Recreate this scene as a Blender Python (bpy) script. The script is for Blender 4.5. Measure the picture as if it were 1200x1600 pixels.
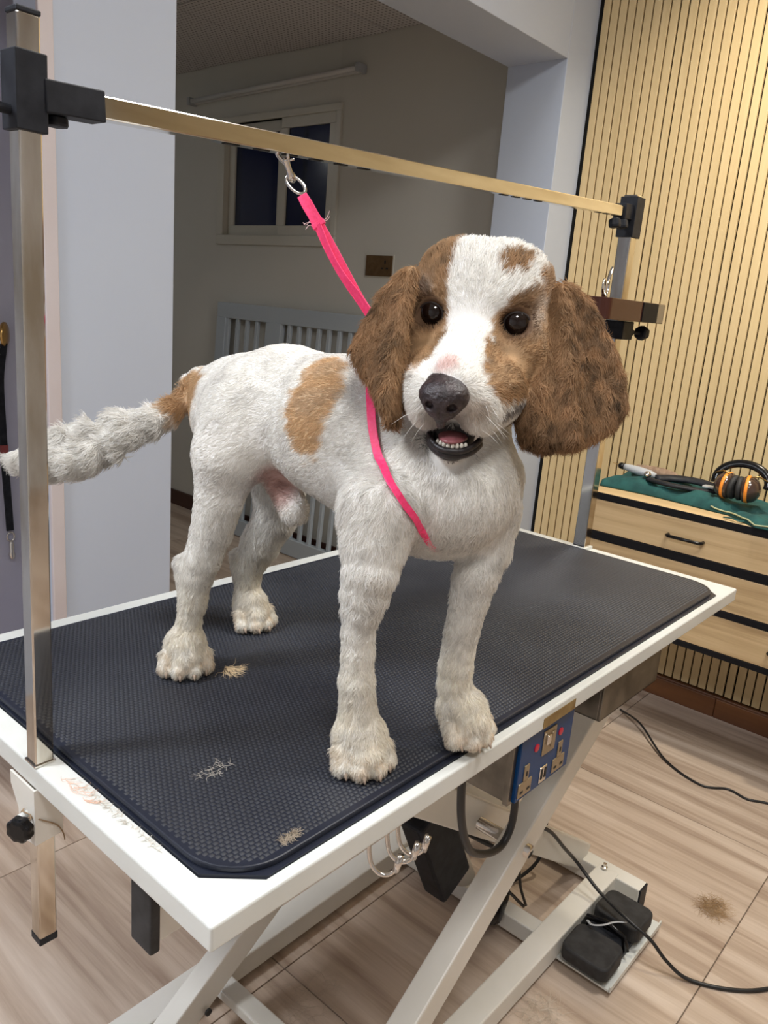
import bpy, bmesh, math, random
import numpy as np
from mathutils import Vector, Matrix

random.seed(7)
rng = np.random.default_rng(7)
SC = bpy.context.scene
COL = SC.collection
for o in list(bpy.data.objects):
    bpy.data.objects.remove(o)

# ------------------------------------------------------------------ camera
CAM_R = ((0.6588, 0.1404, -0.7391), (-0.7480, 0.2270, -0.6237), (0.0804, 0.9637, 0.2546))
CAM_C = (-0.3077, -0.3944, 1.2212)
camd = bpy.data.cameras.new('camera')
cam = bpy.data.objects.new('camera', camd)
COL.objects.link(cam)
mw = Matrix([list(r) for r in CAM_R]).to_4x4()
mw.translation = Vector(CAM_C)
cam.matrix_world = mw
camd.sensor_fit = 'VERTICAL'
camd.sensor_height = 36.0
camd.sensor_width = 27.0
camd.lens = 1233.74 / 1600 * 36.0
camd.clip_start = 0.02
camd.clip_end = 50
SC.camera = cam

# ------------------------------------------------------------------ world, lights, exposure
world = bpy.data.worlds.new('world')
SC.world = world
world.use_nodes = True
world.node_tree.nodes['Background'].inputs[0].default_value = (0.55, 0.62, 0.75, 1)
world.node_tree.nodes['Background'].inputs[1].default_value = 0.25
SC.view_settings.view_transform = 'Standard'
SC.view_settings.look = 'None'
SC.view_settings.gamma = 1.0
SC.view_settings.use_curve_mapping = False
SC.view_settings.exposure = 0.25
SC.cycles.use_denoising = True
SC.cycles.max_bounces = 8


def area_light(name, loc, size, power, color, aim=None, spread=180, size_y=None):
    d = bpy.data.lights.new(name, 'AREA')
    d.energy = power
    d.color = color
    d.size = size
    if size_y:
        d.shape = 'RECTANGLE'
        d.size_y = size_y
    d.spread = math.radians(spread)
    o = bpy.data.objects.new(name, d)
    COL.objects.link(o)
    o.location = loc
    if aim is not None:
        o.rotation_euler = (Vector(aim) - Vector(loc)).to_track_quat('-Z', 'Y').to_euler()
    return o


area_light('ceiling_panel_light', (-0.55, -0.75, 2.56), 0.45, 16, (1.0, 0.985, 0.97))
area_light('ceiling_panel_light', (0.95, -0.45, 2.56), 0.5, 24, (1.0, 0.98, 0.94))
area_light('ceiling_panel_light', (-1.15, 0.95, 2.56), 0.45, 62, (0.93, 0.96, 1.0))
area_light('side_room_fill_light', (0.6, 3.6, 2.2), 0.6, 12, (0.92, 0.95, 1.0))  # added fill that brightens the side room, no real fixture there
area_light('wall_spot_light', (1.72, 0.12, 2.55), 0.12, 9, (1.0, 0.90, 0.72), aim=(2.24, 0.12, 1.2), spread=110)


# ------------------------------------------------------------------ materials
def new_mat(name, color=(0.8, 0.8, 0.8), rough=0.5, metal=0.0, spec=0.5, coat=0.0):
    m = bpy.data.materials.new(name)
    m.use_nodes = True
    b = m.node_tree.nodes['Principled BSDF']
    b.inputs['Base Color'].default_value = (*color, 1)
    b.inputs['Roughness'].default_value = rough
    b.inputs['Metallic'].default_value = metal
    b.inputs['Specular IOR Level'].default_value = spec
    b.inputs['Coat Weight'].default_value = coat
    return m


def add_noise(m, c1, c2, scale=(8, 8, 8), detail=5, lo=0.35, hi=0.65, bump=0.0, bump_scale=None, rough=None, coords='Object', distort=0.0):
    """mix two colours by a noise stretched by `scale`; optional bump and roughness variation"""
    nt = m.node_tree
    N, L = nt.nodes, nt.links
    b = N['Principled BSDF']
    tc = N.new('ShaderNodeTexCoord')
    mp = N.new('ShaderNodeMapping')
    mp.inputs['Scale'].default_value = scale
    L.new(tc.outputs[coords], mp.inputs[0])
    no = N.new('ShaderNodeTexNoise')
    no.inputs['Scale'].default_value = 1.0
    no.inputs['Detail'].default_value = detail
    no.inputs['Distortion'].default_value = distort
    L.new(mp.outputs[0], no.inputs['Vector'])
    cr = N.new('ShaderNodeValToRGB')
    cr.color_ramp.elements[0].position = lo
    cr.color_ramp.elements[1].position = hi
    cr.color_ramp.elements[0].color = (*c1, 1)
    cr.color_ramp.elements[1].color = (*c2, 1)
    L.new(no.outputs['Fac'], cr.inputs[0])
    L.new(cr.outputs[0], b.inputs['Base Color'])
    if bump:
        bp = N.new('ShaderNodeBump')
        bp.inputs['Strength'].default_value = bump
        bp.inputs['Distance'].default_value = 0.002
        src = no
        if bump_scale:
            src = N.new('ShaderNodeTexNoise')
            src.inputs['Scale'].default_value = bump_scale
            src.inputs['Detail'].default_value = 4
            L.new(tc.outputs[coords], src.inputs['Vector'])
        L.new(src.outputs['Fac'], bp.inputs['Height'])
        L.new(bp.outputs[0], b.inputs['Normal'])
    if rough:
        mr = N.new('ShaderNodeMapRange')
        mr.inputs['To Min'].default_value = rough[0]
        mr.inputs['To Max'].default_value = rough[1]
        L.new(no.outputs['Fac'], mr.inputs['Value'])
        L.new(mr.outputs[0], b.inputs['Roughness'])
    return m


MT = {}
MT['wall_blue'] = add_noise(new_mat('wall_blue_paint', rough=0.55), (0.47, 0.525, 0.64), (0.50, 0.555, 0.66), (1.5, 1.5, 1.5), bump=0.12, bump_scale=40)
MT['wall_warm'] = add_noise(new_mat('wall_offwhite_paint', rough=0.6), (0.60, 0.59, 0.545), (0.64, 0.63, 0.585), (1.2, 1.2, 1.2), bump=0.12, bump_scale=30)
MT['wall_plain'] = new_mat('wall_white_paint', (0.66, 0.66, 0.66), 0.7)
MT['pink_trim'] = add_noise(new_mat('trim_pinkish_paint', rough=0.5), (0.56, 0.50, 0.51), (0.62, 0.57, 0.59), (6, 6, 3), bump=0.1, bump_scale=60)
MT['door_paint'] = add_noise(new_mat('door_lavender_paint', rough=0.45), (0.42, 0.42, 0.54), (0.5, 0.5, 0.6), (3, 3, 1.5))
MT['white_metal'] = add_noise(new_mat('white_powder_coat', rough=0.32), (0.64, 0.655, 0.625), (0.69, 0.705, 0.68), (9, 9, 9), rough=(0.22, 0.4))
MT['white_rail'] = add_noise(new_mat('white_painted_steel', rough=0.35), (0.70, 0.68, 0.62), (0.76, 0.74, 0.69), (7, 7, 7), rough=(0.25, 0.45))
MT['steel'] = add_noise(new_mat('polished_stainless', rough=0.2, metal=1.0), (0.42, 0.36, 0.28), (0.74, 0.71, 0.66), (25, 25, 6), lo=0.3, hi=0.6, rough=(0.03, 0.10), bump=0.0)  # brown noise paints dark reflections into the colour of the posts
MT['steel_bar'] = add_noise(new_mat('polished_stainless_bar', rough=0.2, metal=1.0), (0.62, 0.58, 0.50), (0.80, 0.78, 0.74), (5, 40, 40), rough=(0.05, 0.18), bump=0.0)
MT['steel_sheet'] = add_noise(new_mat('brushed_steel_sheet', rough=0.4, metal=1.0), (0.15, 0.14, 0.12), (0.24, 0.22, 0.19), (30, 30, 30), rough=(0.28, 0.5), bump=0.05)
MT['chrome'] = new_mat('chrome', (0.66, 0.63, 0.60), 0.14, 1.0)
MT['brass'] = new_mat('brass', (0.55, 0.34, 0.12), 0.28, 1.0)
MT['black_plastic'] = add_noise(new_mat('black_plastic', rough=0.5, spec=0.22), (0.010, 0.011, 0.015), (0.020, 0.022, 0.028), (60, 60, 60), bump=0.05)
MT['black_gloss'] = new_mat('black_gloss_plastic', (0.006, 0.006, 0.007), 0.18, spec=0.3)
MT['black_rubber'] = add_noise(new_mat('black_rubber', rough=0.7), (0.012, 0.012, 0.013), (0.03, 0.03, 0.032), (50, 50, 50), bump=0.15)
MT['cable'] = new_mat('black_cable', (0.012, 0.012, 0.013), 0.42)
MT['mat_rubber'] = add_noise(new_mat('rubber_mat', rough=0.5), (0.022, 0.024, 0.031), (0.044, 0.047, 0.055), (5, 5, 5), detail=9, rough=(0.38, 0.6))
MT['mat_side'] = new_mat('rubber_mat_side', (0.010, 0.013, 0.025), 0.4)
MT['blue_panel'] = new_mat('blue_gloss_panel', (0.002, 0.040, 0.14), 0.25, spec=0.2)
MT['socket_bronze'] = new_mat('socket_bronze', (0.34, 0.27, 0.18), 0.35, 0.7)
MT['red'] = new_mat('red_indicator', (0.55, 0.01, 0.04), 0.25)
MT['dark'] = new_mat('dark_opening', (0.008, 0.008, 0.008), 0.6)
MT['gold_sticker'] = add_noise(new_mat('gold_sticker', rough=0.3, metal=0.6), (0.22, 0.14, 0.04), (0.34, 0.24, 0.09), (60, 60, 60))
MT['pink'] = add_noise(new_mat('pink_webbing', rough=0.55), (0.95, 0.035, 0.16), (1.0, 0.06, 0.22), (300, 300, 300), bump=0.2)
MT['thread'] = new_mat('loose_thread', (0.75, 0.55, 0.55), 0.7)
MT['tray_brown'] = new_mat('tray_brown_acrylic', (0.055, 0.018, 0.012), 0.15, 0.0, spec=0.3)
MT['tray_smoke'] = new_mat('tray_smoke_acrylic', (0.20, 0.16, 0.11), 0.12)
MT['gate_paint'] = new_mat('gate_white_paint', (0.46, 0.52, 0.58), 0.4)
MT['window_pvc'] = new_mat('window_white_pvc', (0.62, 0.61, 0.55), 0.35)
MT['tube_white'] = new_mat('tube_white', (0.66, 0.66, 0.66), 0.3)
MT['socket_gold'] = add_noise(new_mat('wall_socket_gold', rough=0.35, metal=0.5), (0.13, 0.075, 0.03), (0.17, 0.10, 0.045), (40, 40, 40))
MT['skirting'] = add_noise(new_mat('skirting_wood', rough=0.35), (0.10, 0.035, 0.012), (0.19, 0.075, 0.025), (20, 2, 20), detail=8)
MT['skirting_dark'] = new_mat('skirting_dark_wood', (0.06, 0.022, 0.016), 0.35)
MT['felt_black'] = new_mat('slat_felt_black', (0.010, 0.010, 0.010), 0.9, spec=0.1)
MT['green_cloth'] = add_noise(new_mat('green_cloth', rough=0.85), (0.004, 0.05, 0.052), (0.012, 0.085, 0.082), (25, 25, 25), bump=0.3, bump_scale=300)
MT['piping'] = new_mat('apron_piping', (0.42, 0.45, 0.27), 0.7)
MT['ear_brown'] = new_mat('earmuff_brown_shell', (0.055, 0.030, 0.022), 0.18, coat=0.6)
MT['orange'] = new_mat('orange_band', (0.95, 0.30, 0.03), 0.45)
MT['brown_fur'] = add_noise(new_mat('mitt_brown_pile', rough=0.9), (0.20, 0.13, 0.09), (0.30, 0.21, 0.15), (60, 60, 60), bump=0.6)
MT['grey_plastic'] = new_mat('grey_plastic', (0.42, 0.44, 0.47), 0.35)


def wood_mat(name, c1, c2, c3, scale, rough=(0.35, 0.5), coords='Object', wave=None):
    m = new_mat(name)
    nt = m.node_tree
    N, L = nt.nodes, nt.links
    b = N['Principled BSDF']
    tc = N.new('ShaderNodeTexCoord')
    mp = N.new('ShaderNodeMapping')
    mp.inputs['Scale'].default_value = scale
    oi = N.new('ShaderNodeObjectInfo')
    ad = N.new('ShaderNodeVectorMath')
    ad.operation = 'ADD'
    sc = N.new('ShaderNodeVectorMath')
    sc.operation = 'SCALE'
    sc.inputs[0].default_value = (7.3, 11.1, 5.7)
    L.new(oi.outputs['Random'], sc.inputs['Scale'])
    L.new(tc.outputs[coords], mp.inputs[0])
    L.new(mp.outputs[0], ad.inputs[0])
    L.new(sc.outputs[0], ad.inputs[1])
    n1 = N.new('ShaderNodeTexNoise')
    n1.inputs['Scale'].default_value = 1.0
    n1.inputs['Detail'].default_value = 8
    n1.inputs['Roughness'].default_value = 0.62
    n1.inputs['Distortion'].default_value = 0.35
    L.new(ad.outputs[0], n1.inputs['Vector'])
    cr = N.new('ShaderNodeValToRGB')
    e = cr.color_ramp.elements
    e[0].position, e[0].color = 0.30, (*c1, 1)
    e[1].position, e[1].color = 0.70, (*c3, 1)
    k = e.new(0.5)
    k.color = (*c2, 1)
    L.new(n1.outputs['Fac'], cr.inputs[0])
    L.new(cr.outputs[0], b.inputs['Base Color'])
    mr = N.new('ShaderNodeMapRange')
    mr.inputs['To Min'].default_value, mr.inputs['To Max'].default_value = rough
    L.new(n1.outputs['Fac'], mr.inputs['Value'])
    L.new(mr.outputs[0], b.inputs['Roughness'])
    return m


MT['slat'] = wood_mat('slat_oak', (0.58, 0.44, 0.23), (0.63, 0.48, 0.26), (0.67, 0.52, 0.29), (30, 30, 1.2), (0.45, 0.55))
MT['drawer_wood'] = wood_mat('drawer_oak', (0.32, 0.21, 0.10), (0.52, 0.37, 0.20), (0.62, 0.46, 0.26), (16, 1.4, 42), (0.4, 0.5))
MT['top_wood'] = wood_mat('cabinet_top_oak', (0.58, 0.41, 0.22), (0.64, 0.46, 0.25), (0.69, 0.51, 0.29), (22, 1.6, 22), (0.35, 0.45))
MT['tile_wood'] = wood_mat('floor_tile_wood', (0.30, 0.21, 0.155), (0.52, 0.41, 0.325), (0.68, 0.57, 0.48), (24, 1.2, 10), (0.22, 0.4))
MT['grout'] = new_mat('grout', (0.26, 0.19, 0.14), 0.8)
MT['strip_black'] = new_mat('edge_strip_black', (0.006, 0.006, 0.008), 0.55, spec=0.2)


# ------------------------------------------------------------------ object helpers
def props(o, label=None, cat=None, group=None, kind=None):
    if label:
        o['label'] = label
    if cat:
        o['category'] = cat
    if group:
        o['group'] = group
    if kind:
        o['kind'] = kind
    return o


WORLD_OF = {}


def thing(name, loc, label, cat, group=None):
    o = bpy.data.objects.new(name, None)
    COL.objects.link(o)
    o.location = loc
    o.empty_display_size = 0.05
    WORLD_OF[o] = Vector(loc)
    return props(o, label, cat, group)


class MB:
    def __init__(self):
        self.v, self.f = [], []

    def add(self, vs, fs):
        n = len(self.v)
        self.v += [tuple(p) for p in vs]
        self.f += [tuple(i + n for i in f) for f in fs]
        return self

    def box(self, a, b):
        x0, y0, z0 = (min(a[i], b[i]) for i in range(3))
        x1, y1, z1 = (max(a[i], b[i]) for i in range(3))
        return self.add([(x0, y0, z0), (x1, y0, z0), (x1, y1, z0), (x0, y1, z0), (x0, y0, z1), (x1, y0, z1), (x1, y1, z1), (x0, y1, z1)],
                        [(0, 3, 2, 1), (4, 5, 6, 7), (0, 1, 5, 4), (1, 2, 6, 5), (2, 3, 7, 6), (3, 0, 4, 7)])

    def bar(self, p, q, w, h, up=(0, 0, 1)):
        """box between p and q; w sideways, h along up"""
        p, q = Vector(p), Vector(q)
        d = (q - p).normalized()
        s = d.cross(Vector(up)).normalized()
        u = s.cross(d).normalized()
        vs = []
        for c in (p, q):
            for a, b in ((-1, -1), (1, -1), (1, 1), (-1, 1)):
                vs.append(c + s * (a * w / 2) + u * (b * h / 2))
        return self.add(vs, [(0, 3, 2, 1), (4, 5, 6, 7), (0, 1, 5, 4), (1, 2, 6, 5), (2, 3, 7, 6), (3, 0, 4, 7)])

    def tube(self, pts, r, n=8, closed=False, flat=1.0):
        pts = [Vector(p) for p in pts]
        m = len(pts)
        rs = r if isinstance(r, (list, tuple)) else [r] * m
        rings = []
        prev = None
        for i, p in enumerate(pts):
            a = pts[(i - 1) % m] if (closed or i > 0) else p
            b = pts[(i + 1) % m] if (closed or i < m - 1) else p
            t = (b - a).normalized()
            if prev is None:
                ref = Vector((0, 0, 1)) if abs(t.z) < 0.9 else Vector((1, 0, 0))
                s = t.cross(ref).normalized()
            else:
                s = (prev - t * prev.dot(t)).normalized()
            prev = s
            u = t.cross(s)
            rings.append([p + (s * math.cos(2 * math.pi * k / n) + u * (flat * math.sin(2 * math.pi * k / n))) * rs[i] for k in range(n)])
        vs = [v for ring in rings for v in ring]
        fs = []
        for i in range(m if closed else m - 1):
            j = (i + 1) % m
            for k in range(n):
                fs.append((i * n + k, i * n + (k + 1) % n, j * n + (k + 1) % n, j * n + k))
        if not closed:
            fs.append(tuple(range(n))[::-1])
            fs.append(tuple((m - 1) * n + k for k in range(n)))
        return self.add(vs, fs)

    def ribbon(self, pts, ups, w, t):
        """flat strap along pts; ups = direction of thickness"""
        pts = [Vector(p) for p in pts]
        ws = w if isinstance(w, (list, tuple)) else [w] * len(pts)
        vs, fs = [], []
        m = len(pts)
        for i, p in enumerate(pts):
            a, b = pts[max(i - 1, 0)], pts[min(i + 1, m - 1)]
            d = (b - a).normalized()
            u = Vector(ups[i])
            u = (u - d * u.dot(d)).normalized()
            s = d.cross(u)
            for x, y in ((-1, -1), (1, -1), (1, 1), (-1, 1)):
                vs.append(p + s * (x * ws[i] / 2) + u * (y * t / 2))
        for i in range(m - 1):
            for k in range(4):
                fs.append((i * 4 + k, i * 4 + (k + 1) % 4, i * 4 + 4 + (k + 1) % 4, i * 4 + 4 + k))
        fs.append((3, 2, 1, 0))
        fs.append(tuple((m - 1) * 4 + k for k in range(4)))
        return self.add(vs, fs)

    def prism(self, poly, axis, lo, hi):
        """polygon extruded along axis (0,1,2); poly in the other two coords in cyclic order"""
        def P(a, b, c):
            return {0: (c, a, b), 1: (b, c, a), 2: (a, b, c)}[axis]
        n = len(poly)
        vs = [P(a, b, lo) for a, b in poly] + [P(a, b, hi) for a, b in poly]
        fs = [tuple(range(n))[::-1], tuple(range(n, 2 * n))]
        for i in range(n):
            fs.append((i, (i + 1) % n, n + (i + 1) % n, n + i))
        return self.add(vs, fs)

    def lathe(self, c, axis, prof, n=20):
        """prof: list of (distance along axis, radius)"""
        c, ax = Vector(c), Vector(axis).normalized()
        ref = Vector((0, 0, 1)) if abs(ax.z) < 0.9 else Vector((1, 0, 0))
        s = ax.cross(ref).normalized()
        u = ax.cross(s)
        vs, fs = [], []
        for d, r in prof:
            for k in range(n):
                a = 2 * math.pi * k / n
                vs.append(c + ax * d + (s * math.cos(a) + u * math.sin(a)) * max(r, 1e-5))
        for i in range(len(prof) - 1):
            for k in range(n):
                fs.append((i * n + k, i * n + (k + 1) % n, (i + 1) * n + (k + 1) % n, (i + 1) * n + k))
        fs.append(tuple(range(n))[::-1])
        fs.append(tuple((len(prof) - 1) * n + k for k in range(n)))
        return self.add(vs, fs)

    def knob(self, c, axis, r, h, lobes=8):
        c, ax = Vector(c), Vector(axis).normalized()
        ref = Vector((0, 0, 1)) if abs(ax.z) < 0.9 else Vector((1, 0, 0))
        s = ax.cross(ref).normalized()
        u = ax.cross(s)
        n = lobes * 6
        vs, fs = [], []
        prof = [(0, 0.75), (0.15 * h, 0.98), (0.7 * h, 1.0), (0.92 * h, 0.9), (h, 0.6)]
        for d, q in prof:
            for k in range(n):
                a = 2 * math.pi * k / n
                rr = r * q * (1 - 0.10 * (0.5 + 0.5 * math.cos(lobes * a)))
                vs.append(c + ax * d + (s * math.cos(a) + u * math.sin(a)) * rr)
        for i in range(len(prof) - 1):
            for k in range(n):
                fs.append((i * n + k, i * n + (k + 1) % n, (i + 1) * n + (k + 1) % n, (i + 1) * n + k))
        fs.append(tuple(range(n))[::-1])
        fs.append(tuple((len(prof) - 1) * n + k for k in range(n)))
        return self.add(vs, fs)

    def build(self, name, m, parent=None, bevel=0.0, smooth=False, seg=2, **kw):
        V = np.array(self.v, dtype=float)
        c = (V.min(0) + V.max(0)) / 2
        base = WORLD_OF.get(parent, Vector((0, 0, 0)))
        me = bpy.data.meshes.new(name)
        me.from_pydata([tuple(p) for p in (V - c)], [], self.f)
        me.update()
        bm = bmesh.new()
        bm.from_mesh(me)
        bmesh.ops.recalc_face_normals(bm, faces=bm.faces)
        bm.to_mesh(me)
        bm.free()
        o = bpy.data.objects.new(name, me)
        COL.objects.link(o)
        me.materials.append(m)
        o.location = Vector(c) - base
        if parent is not None:
            o.parent = parent
        WORLD_OF[o] = Vector(c)
        if smooth:
            me.polygons.foreach_set('use_smooth', [True] * len(me.polygons))
        if bevel:
            md = o.modifiers.new('bevel', 'BEVEL')
            md.width = bevel
            md.segments = seg
            md.limit_method = 'ANGLE'
            md.angle_limit = math.radians(40)
            md.harden_normals = False
        return props(o, **kw)


def catmull(pts, n=6):
    pts = [Vector(p) for p in pts]
    P = [pts[0] * 2 - pts[1]] + pts + [pts[-1] * 2 - pts[-2]]
    out = []
    for i in range(1, len(P) - 2):
        for k in range(n):
            t = k / n
            a, b, c, d = P[i - 1], P[i], P[i + 1], P[i + 2]
            out.append(0.5 * ((2 * b) + (-a + c) * t + (2 * a - 5 * b + 4 * c - d) * t * t + (-a + 3 * b - 3 * c + d) * t ** 3))
    out.append(pts[-1])
    return out


def rrect(x0, y0, x1, y1, r, n=6):
    out = []
    for cx, cy, a0 in ((x1 - r, y1 - r, 0), (x0 + r, y1 - r, 90), (x0 + r, y0 + r, 180), (x1 - r, y0 + r, 270)):
        for k in range(n + 1):
            a = math.radians(a0 + 90 * k / n)
            out.append((cx + r * math.cos(a), cy + r * math.sin(a)))
    return out


def structure(o):
    o['kind'] = 'structure'
    return o

# ================================================================== ROOM
YW0, YW1 = 1.03, 1.25       # partition wall with the wide opening
XS, XW = 2.24, 2.30         # slat face, window wall face
CZ = 2.60

# floor: bed with individual porcelain tiles, long joints along x
fl = structure(MB().box((-2.6, -3.0, -0.05), (2.45, 4.6, -0.006)).build('floor', MT['grout']))
fl['label'] = 'pale wood-look tiled floor'
TX, TY, G = 1.065, 0.585, 0.0022
tile_me = None
for i in range(-3, 3):
    for j in range(-5, 8):
        x0, y0 = 0.547 + i * TX, -0.108 + j * TY
        if x0 >= 2.4:
            continue
        x1 = min(x0 + TX, 2.44)
        MB().box((x0 + G / 2, y0 + G / 2, -0.006), (x1 - G / 2, y0 + TY - G / 2, 0.0)).build('floor_tile', MT['tile_wood'], fl, bevel=0.0008, seg=1)

# slat wall on the right
wr = structure(MB().box((2.25, -3.0, 0.0), (2.40, 1.03, CZ)).build('wall_right', MT['felt_black']))
wr['label'] = 'oak slat wall on black felt'
slat_y = 1.0155
PITCH = 0.0285
slat_src = None
for k in range(36):
    y1 = slat_y - k * PITCH
    extra = -0.002 if k == 9 else 0.0
    w = PITCH - 0.0048
    if k % 9 == 0 and k:
        w -= 0.0025
    if slat_src is None:
        slat_src = MB().box((XS, y1 - w, 0.075), (2.251, y1, CZ - 0.005)).build('slat', MT['slat'], wr, bevel=0.0007, seg=1)
        base_loc = slat_src.location.copy()
        base_w = w
    else:
        o = slat_src.copy()
        COL.objects.link(o)
        o.parent = wr
        o.location = base_loc + Vector((0, -k * PITCH, 0))
        o.scale.y = w / base_w
far = MB()
for k in range(36, 140):
    y1 = slat_y - k * PITCH
    far.box((XS, y1 - PITCH + 0.0048, 0.075), (2.251, y1, CZ - 0.005))
far.build('slat_row', MT['slat'], wr, kind='stuff')
MB().box((2.243, 1.017, 0.0), (2.251, 1.03, CZ)).build('edge_strip', MT['felt_black'], wr)
bb = structure(MB().box((2.226, -3.0, 0.0), (2.249, 1.03, 0.072)).build('baseboard_right', MT['skirting'], bevel=0.003))
for y0, y1 in ((-1.2, 0.2615), (0.2635, 1.03)):
    MB().box((2.221, y0, 0.0), (2.228, y1, 0.066)).build('skirting_board', MT['skirting'], bb, bevel=0.002)

# partition wall: pillar, header and right pier
XP, XJ, ZH = 0.665, 2.083, 2.000
wb = structure(MB().box((0.487, 1.22, 0), (0.790, 1.32, CZ)).build('wall_back', MT['wall_blue'], bevel=0.002))
MB().box((-2.6, YW0, ZH + 0.002), (XJ, YW1, CZ)).build('header', MT['wall_blue'], wb, bevel=0.002)
MB().box((XJ, YW0, 0), (2.42, YW1, CZ)).build('pier', MT['wall_blue'], wb, bevel=0.002)
MB().box((-2.6, 1.76, 0), (0.70, 1.86, CZ)).build('wall_panel', MT['wall_blue'], wb)
MB().box((0.69, 1.32, 0), (0.79, 4.5, CZ)).build('wall_panel', MT['wall_warm'], wb)
t1 = structure(MB().box((0.484, 1.214, 0), (0.514, 1.224, CZ)).build('trim_1', MT['pink_trim'], bevel=0.002))
t2 = structure(MB().box((-0.40, 1.742, 0), (-0.32, 1.765, 2.16)).build('trim_2', MT['pink_trim'], bevel=0.002))
d1 = structure(MB().box((-0.32, 1.735, 0.005), (0.686, 1.7605, 2.13)).build('door_1', MT['door_paint'], bevel=0.002))
# brass knob of the door
MB().lathe((0.606, 1.708, 1.066), (0.80, -0.60, 0), [(-0.030, 0.010), (-0.002, 0.010), (0.001, 0.026), (0.006, 0.032), (0.012, 0.032), (0.016, 0.024), (0.018, 0.003)], 24).build('door_knob', MT['brass'], d1, smooth=True)

# dark side room
ZC2 = 2.268
wins = dict(y0=2.215, y1=3.06, z0=1.445, z1=2.03)
ww = structure(MB().box((XW, YW1, 0), (XW + 0.12, wins['y0'] + 0.03, ZC2 + 0.1)).build('wall_far', MT['wall_warm']))
MB().box((XW, wins['y1'] - 0.03, 0), (XW + 0.12, 4.6, ZC2 + 0.1)).build('wall_panel', MT['wall_warm'], ww)
MB().box((XW, wins['y0'] + 0.03, 0), (XW + 0.12, wins['y1'] - 0.03, wins['z0'] + 0.03)).build('wall_panel', MT['wall_warm'], ww)
MB().box((XW, wins['y0'] + 0.03, wins['z1'] - 0.03), (XW + 0.12, wins['y1'] - 0.03, ZC2 + 0.1)).build('wall_panel', MT['wall_warm'], ww)
structure(MB().box((0.69, 4.5, 0), (2.4, 4.6, ZC2 + 0.1)).build('wall_side', MT['wall_warm']))
structure(MB().box((2.288, YW1, 0), (2.301, 4.5, 0.085)).build('baseboard_far', MT['skirting_dark'], bevel=0.002))
c2 = structure(MB().box((0.79, YW1, ZC2 + 0.012), (2.42, 4.6, ZC2 + 0.05)).build('ceiling', MT['dark']))


def perforated():
    m = new_mat('ceiling_tile_perforated', (0.6, 0.6, 0.6), 0.8)
    nt = m.node_tree
    N, L = nt.nodes, nt.links
    b = N['Principled BSDF']
    tc = N.new('ShaderNodeTexCoord')
    sx = N.new('ShaderNodeSeparateXYZ')
    L.new(tc.outputs['Object'], sx.inputs[0])
    outs = []
    for ax in ('X', 'Y'):
        mu = N.new('ShaderNodeMath'); mu.operation = 'MULTIPLY'; mu.inputs[1].default_value = 50.0
        L.new(sx.outputs[ax], mu.inputs[0])
        fr = N.new('ShaderNodeMath'); fr.operation = 'FRACT'
        L.new(mu.outputs[0], fr.inputs[0])
        su = N.new('ShaderNodeMath'); su.operation = 'SUBTRACT'; su.inputs[1].default_value = 0.5
        L.new(fr.outputs[0], su.inputs[0])
        pw = N.new('ShaderNodeMath'); pw.operation = 'MULTIPLY'
        L.new(su.outputs[0], pw.inputs[0]); L.new(su.outputs[0], pw.inputs[1])
        outs.append(pw)
    ad = N.new('ShaderNodeMath'); ad.operation = 'ADD'
    L.new(outs[0].outputs[0], ad.inputs[0]); L.new(outs[1].outputs[0], ad.inputs[1])
    gt = N.new('ShaderNodeMath'); gt.operation = 'LESS_THAN'; gt.inputs[1].default_value = 0.055
    L.new(ad.outputs[0], gt.inputs[0])
    mx = N.new('ShaderNodeMix'); mx.data_type = 'RGBA'
    mx.inputs['A'].default_value = (0.62, 0.60, 0.60, 1)
    mx.inputs['B'].default_value = (0.22, 0.21, 0.21, 1)
    L.new(gt.outputs[0], mx.inputs['Factor'])
    L.new(mx.outputs['Result'], b.inputs['Base Color'])
    return m


MT['perf'] = perforated()
for i in range(6):
    for j in range(6):
        x1 = 2.297 - i * 0.60
        y1 = 2.582 + 0.60 * (3 - j)
        if y1 - 0.6 < YW1 - 0.3 or x1 - 0.6 < 0.45:
            continue
        MB().box((x1 - 0.597, max(y1 - 0.597, YW1), ZC2 - (0.003 if (i + j) % 2 else 0.0)), (x1 - 0.001, min(y1 - 0.001, 4.5), ZC2 + 0.012)).build('ceiling_tile', MT['perf'], c2, bevel=0.002, seg=1)

# window (opening light on a dark night outside)
w = wins
wf = MB()
XF = XW - 0.012
for a, b in (((XF, w['y0'], w['z0']), (XW + 0.03, w['y1'], w['z0'] + 0.045)), ((XF, w['y0'], w['z1'] - 0.03), (XW + 0.03, w['y1'], w['z1'])),
             ((XF, w['y0'], w['z0'] + 0.045), (XW + 0.03, w['y0'] + 0.03, w['z1'] - 0.03)), ((XF, w['y1'] - 0.05, w['z0'] + 0.045), (XW + 0.03, w['y1'], w['z1'] - 0.03))):
    wf.box(a, b)
night = new_mat('night_sky', (0.0, 0.0, 0.0), 0.9, spec=0.0)
night.node_tree.nodes['Principled BSDF'].inputs['Emission Color'].default_value = (0.003, 0.012, 0.055, 1)
night.node_tree.nodes['Principled BSDF'].inputs['Emission Strength'].default_value = 2.2
win = structure(wf.build('window_1', MT['window_pvc'], bevel=0.003))


def sash(y0, y1, z0, z1, x, t, parent):
    s = MB()
    d = 0.022
    s.box((x, y0, z0), (x + d, y1, z0 + t)).box((x, y0, z1 - t), (x + d, y1, z1)).box((x, y0, z0 + t), (x + d, y0 + t, z1 - t)).box((x, y1 - t, z0 + t), (x + d, y1, z1 - t))
    f = s.build('sash', MT['window_pvc'], parent, bevel=0.002)
    MB().box((x + 0.009, y0 + t, z0 + t), (x + 0.013, y1 - t, z1 - t)).build('pane', MT['glass'], f)
    return f


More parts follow.
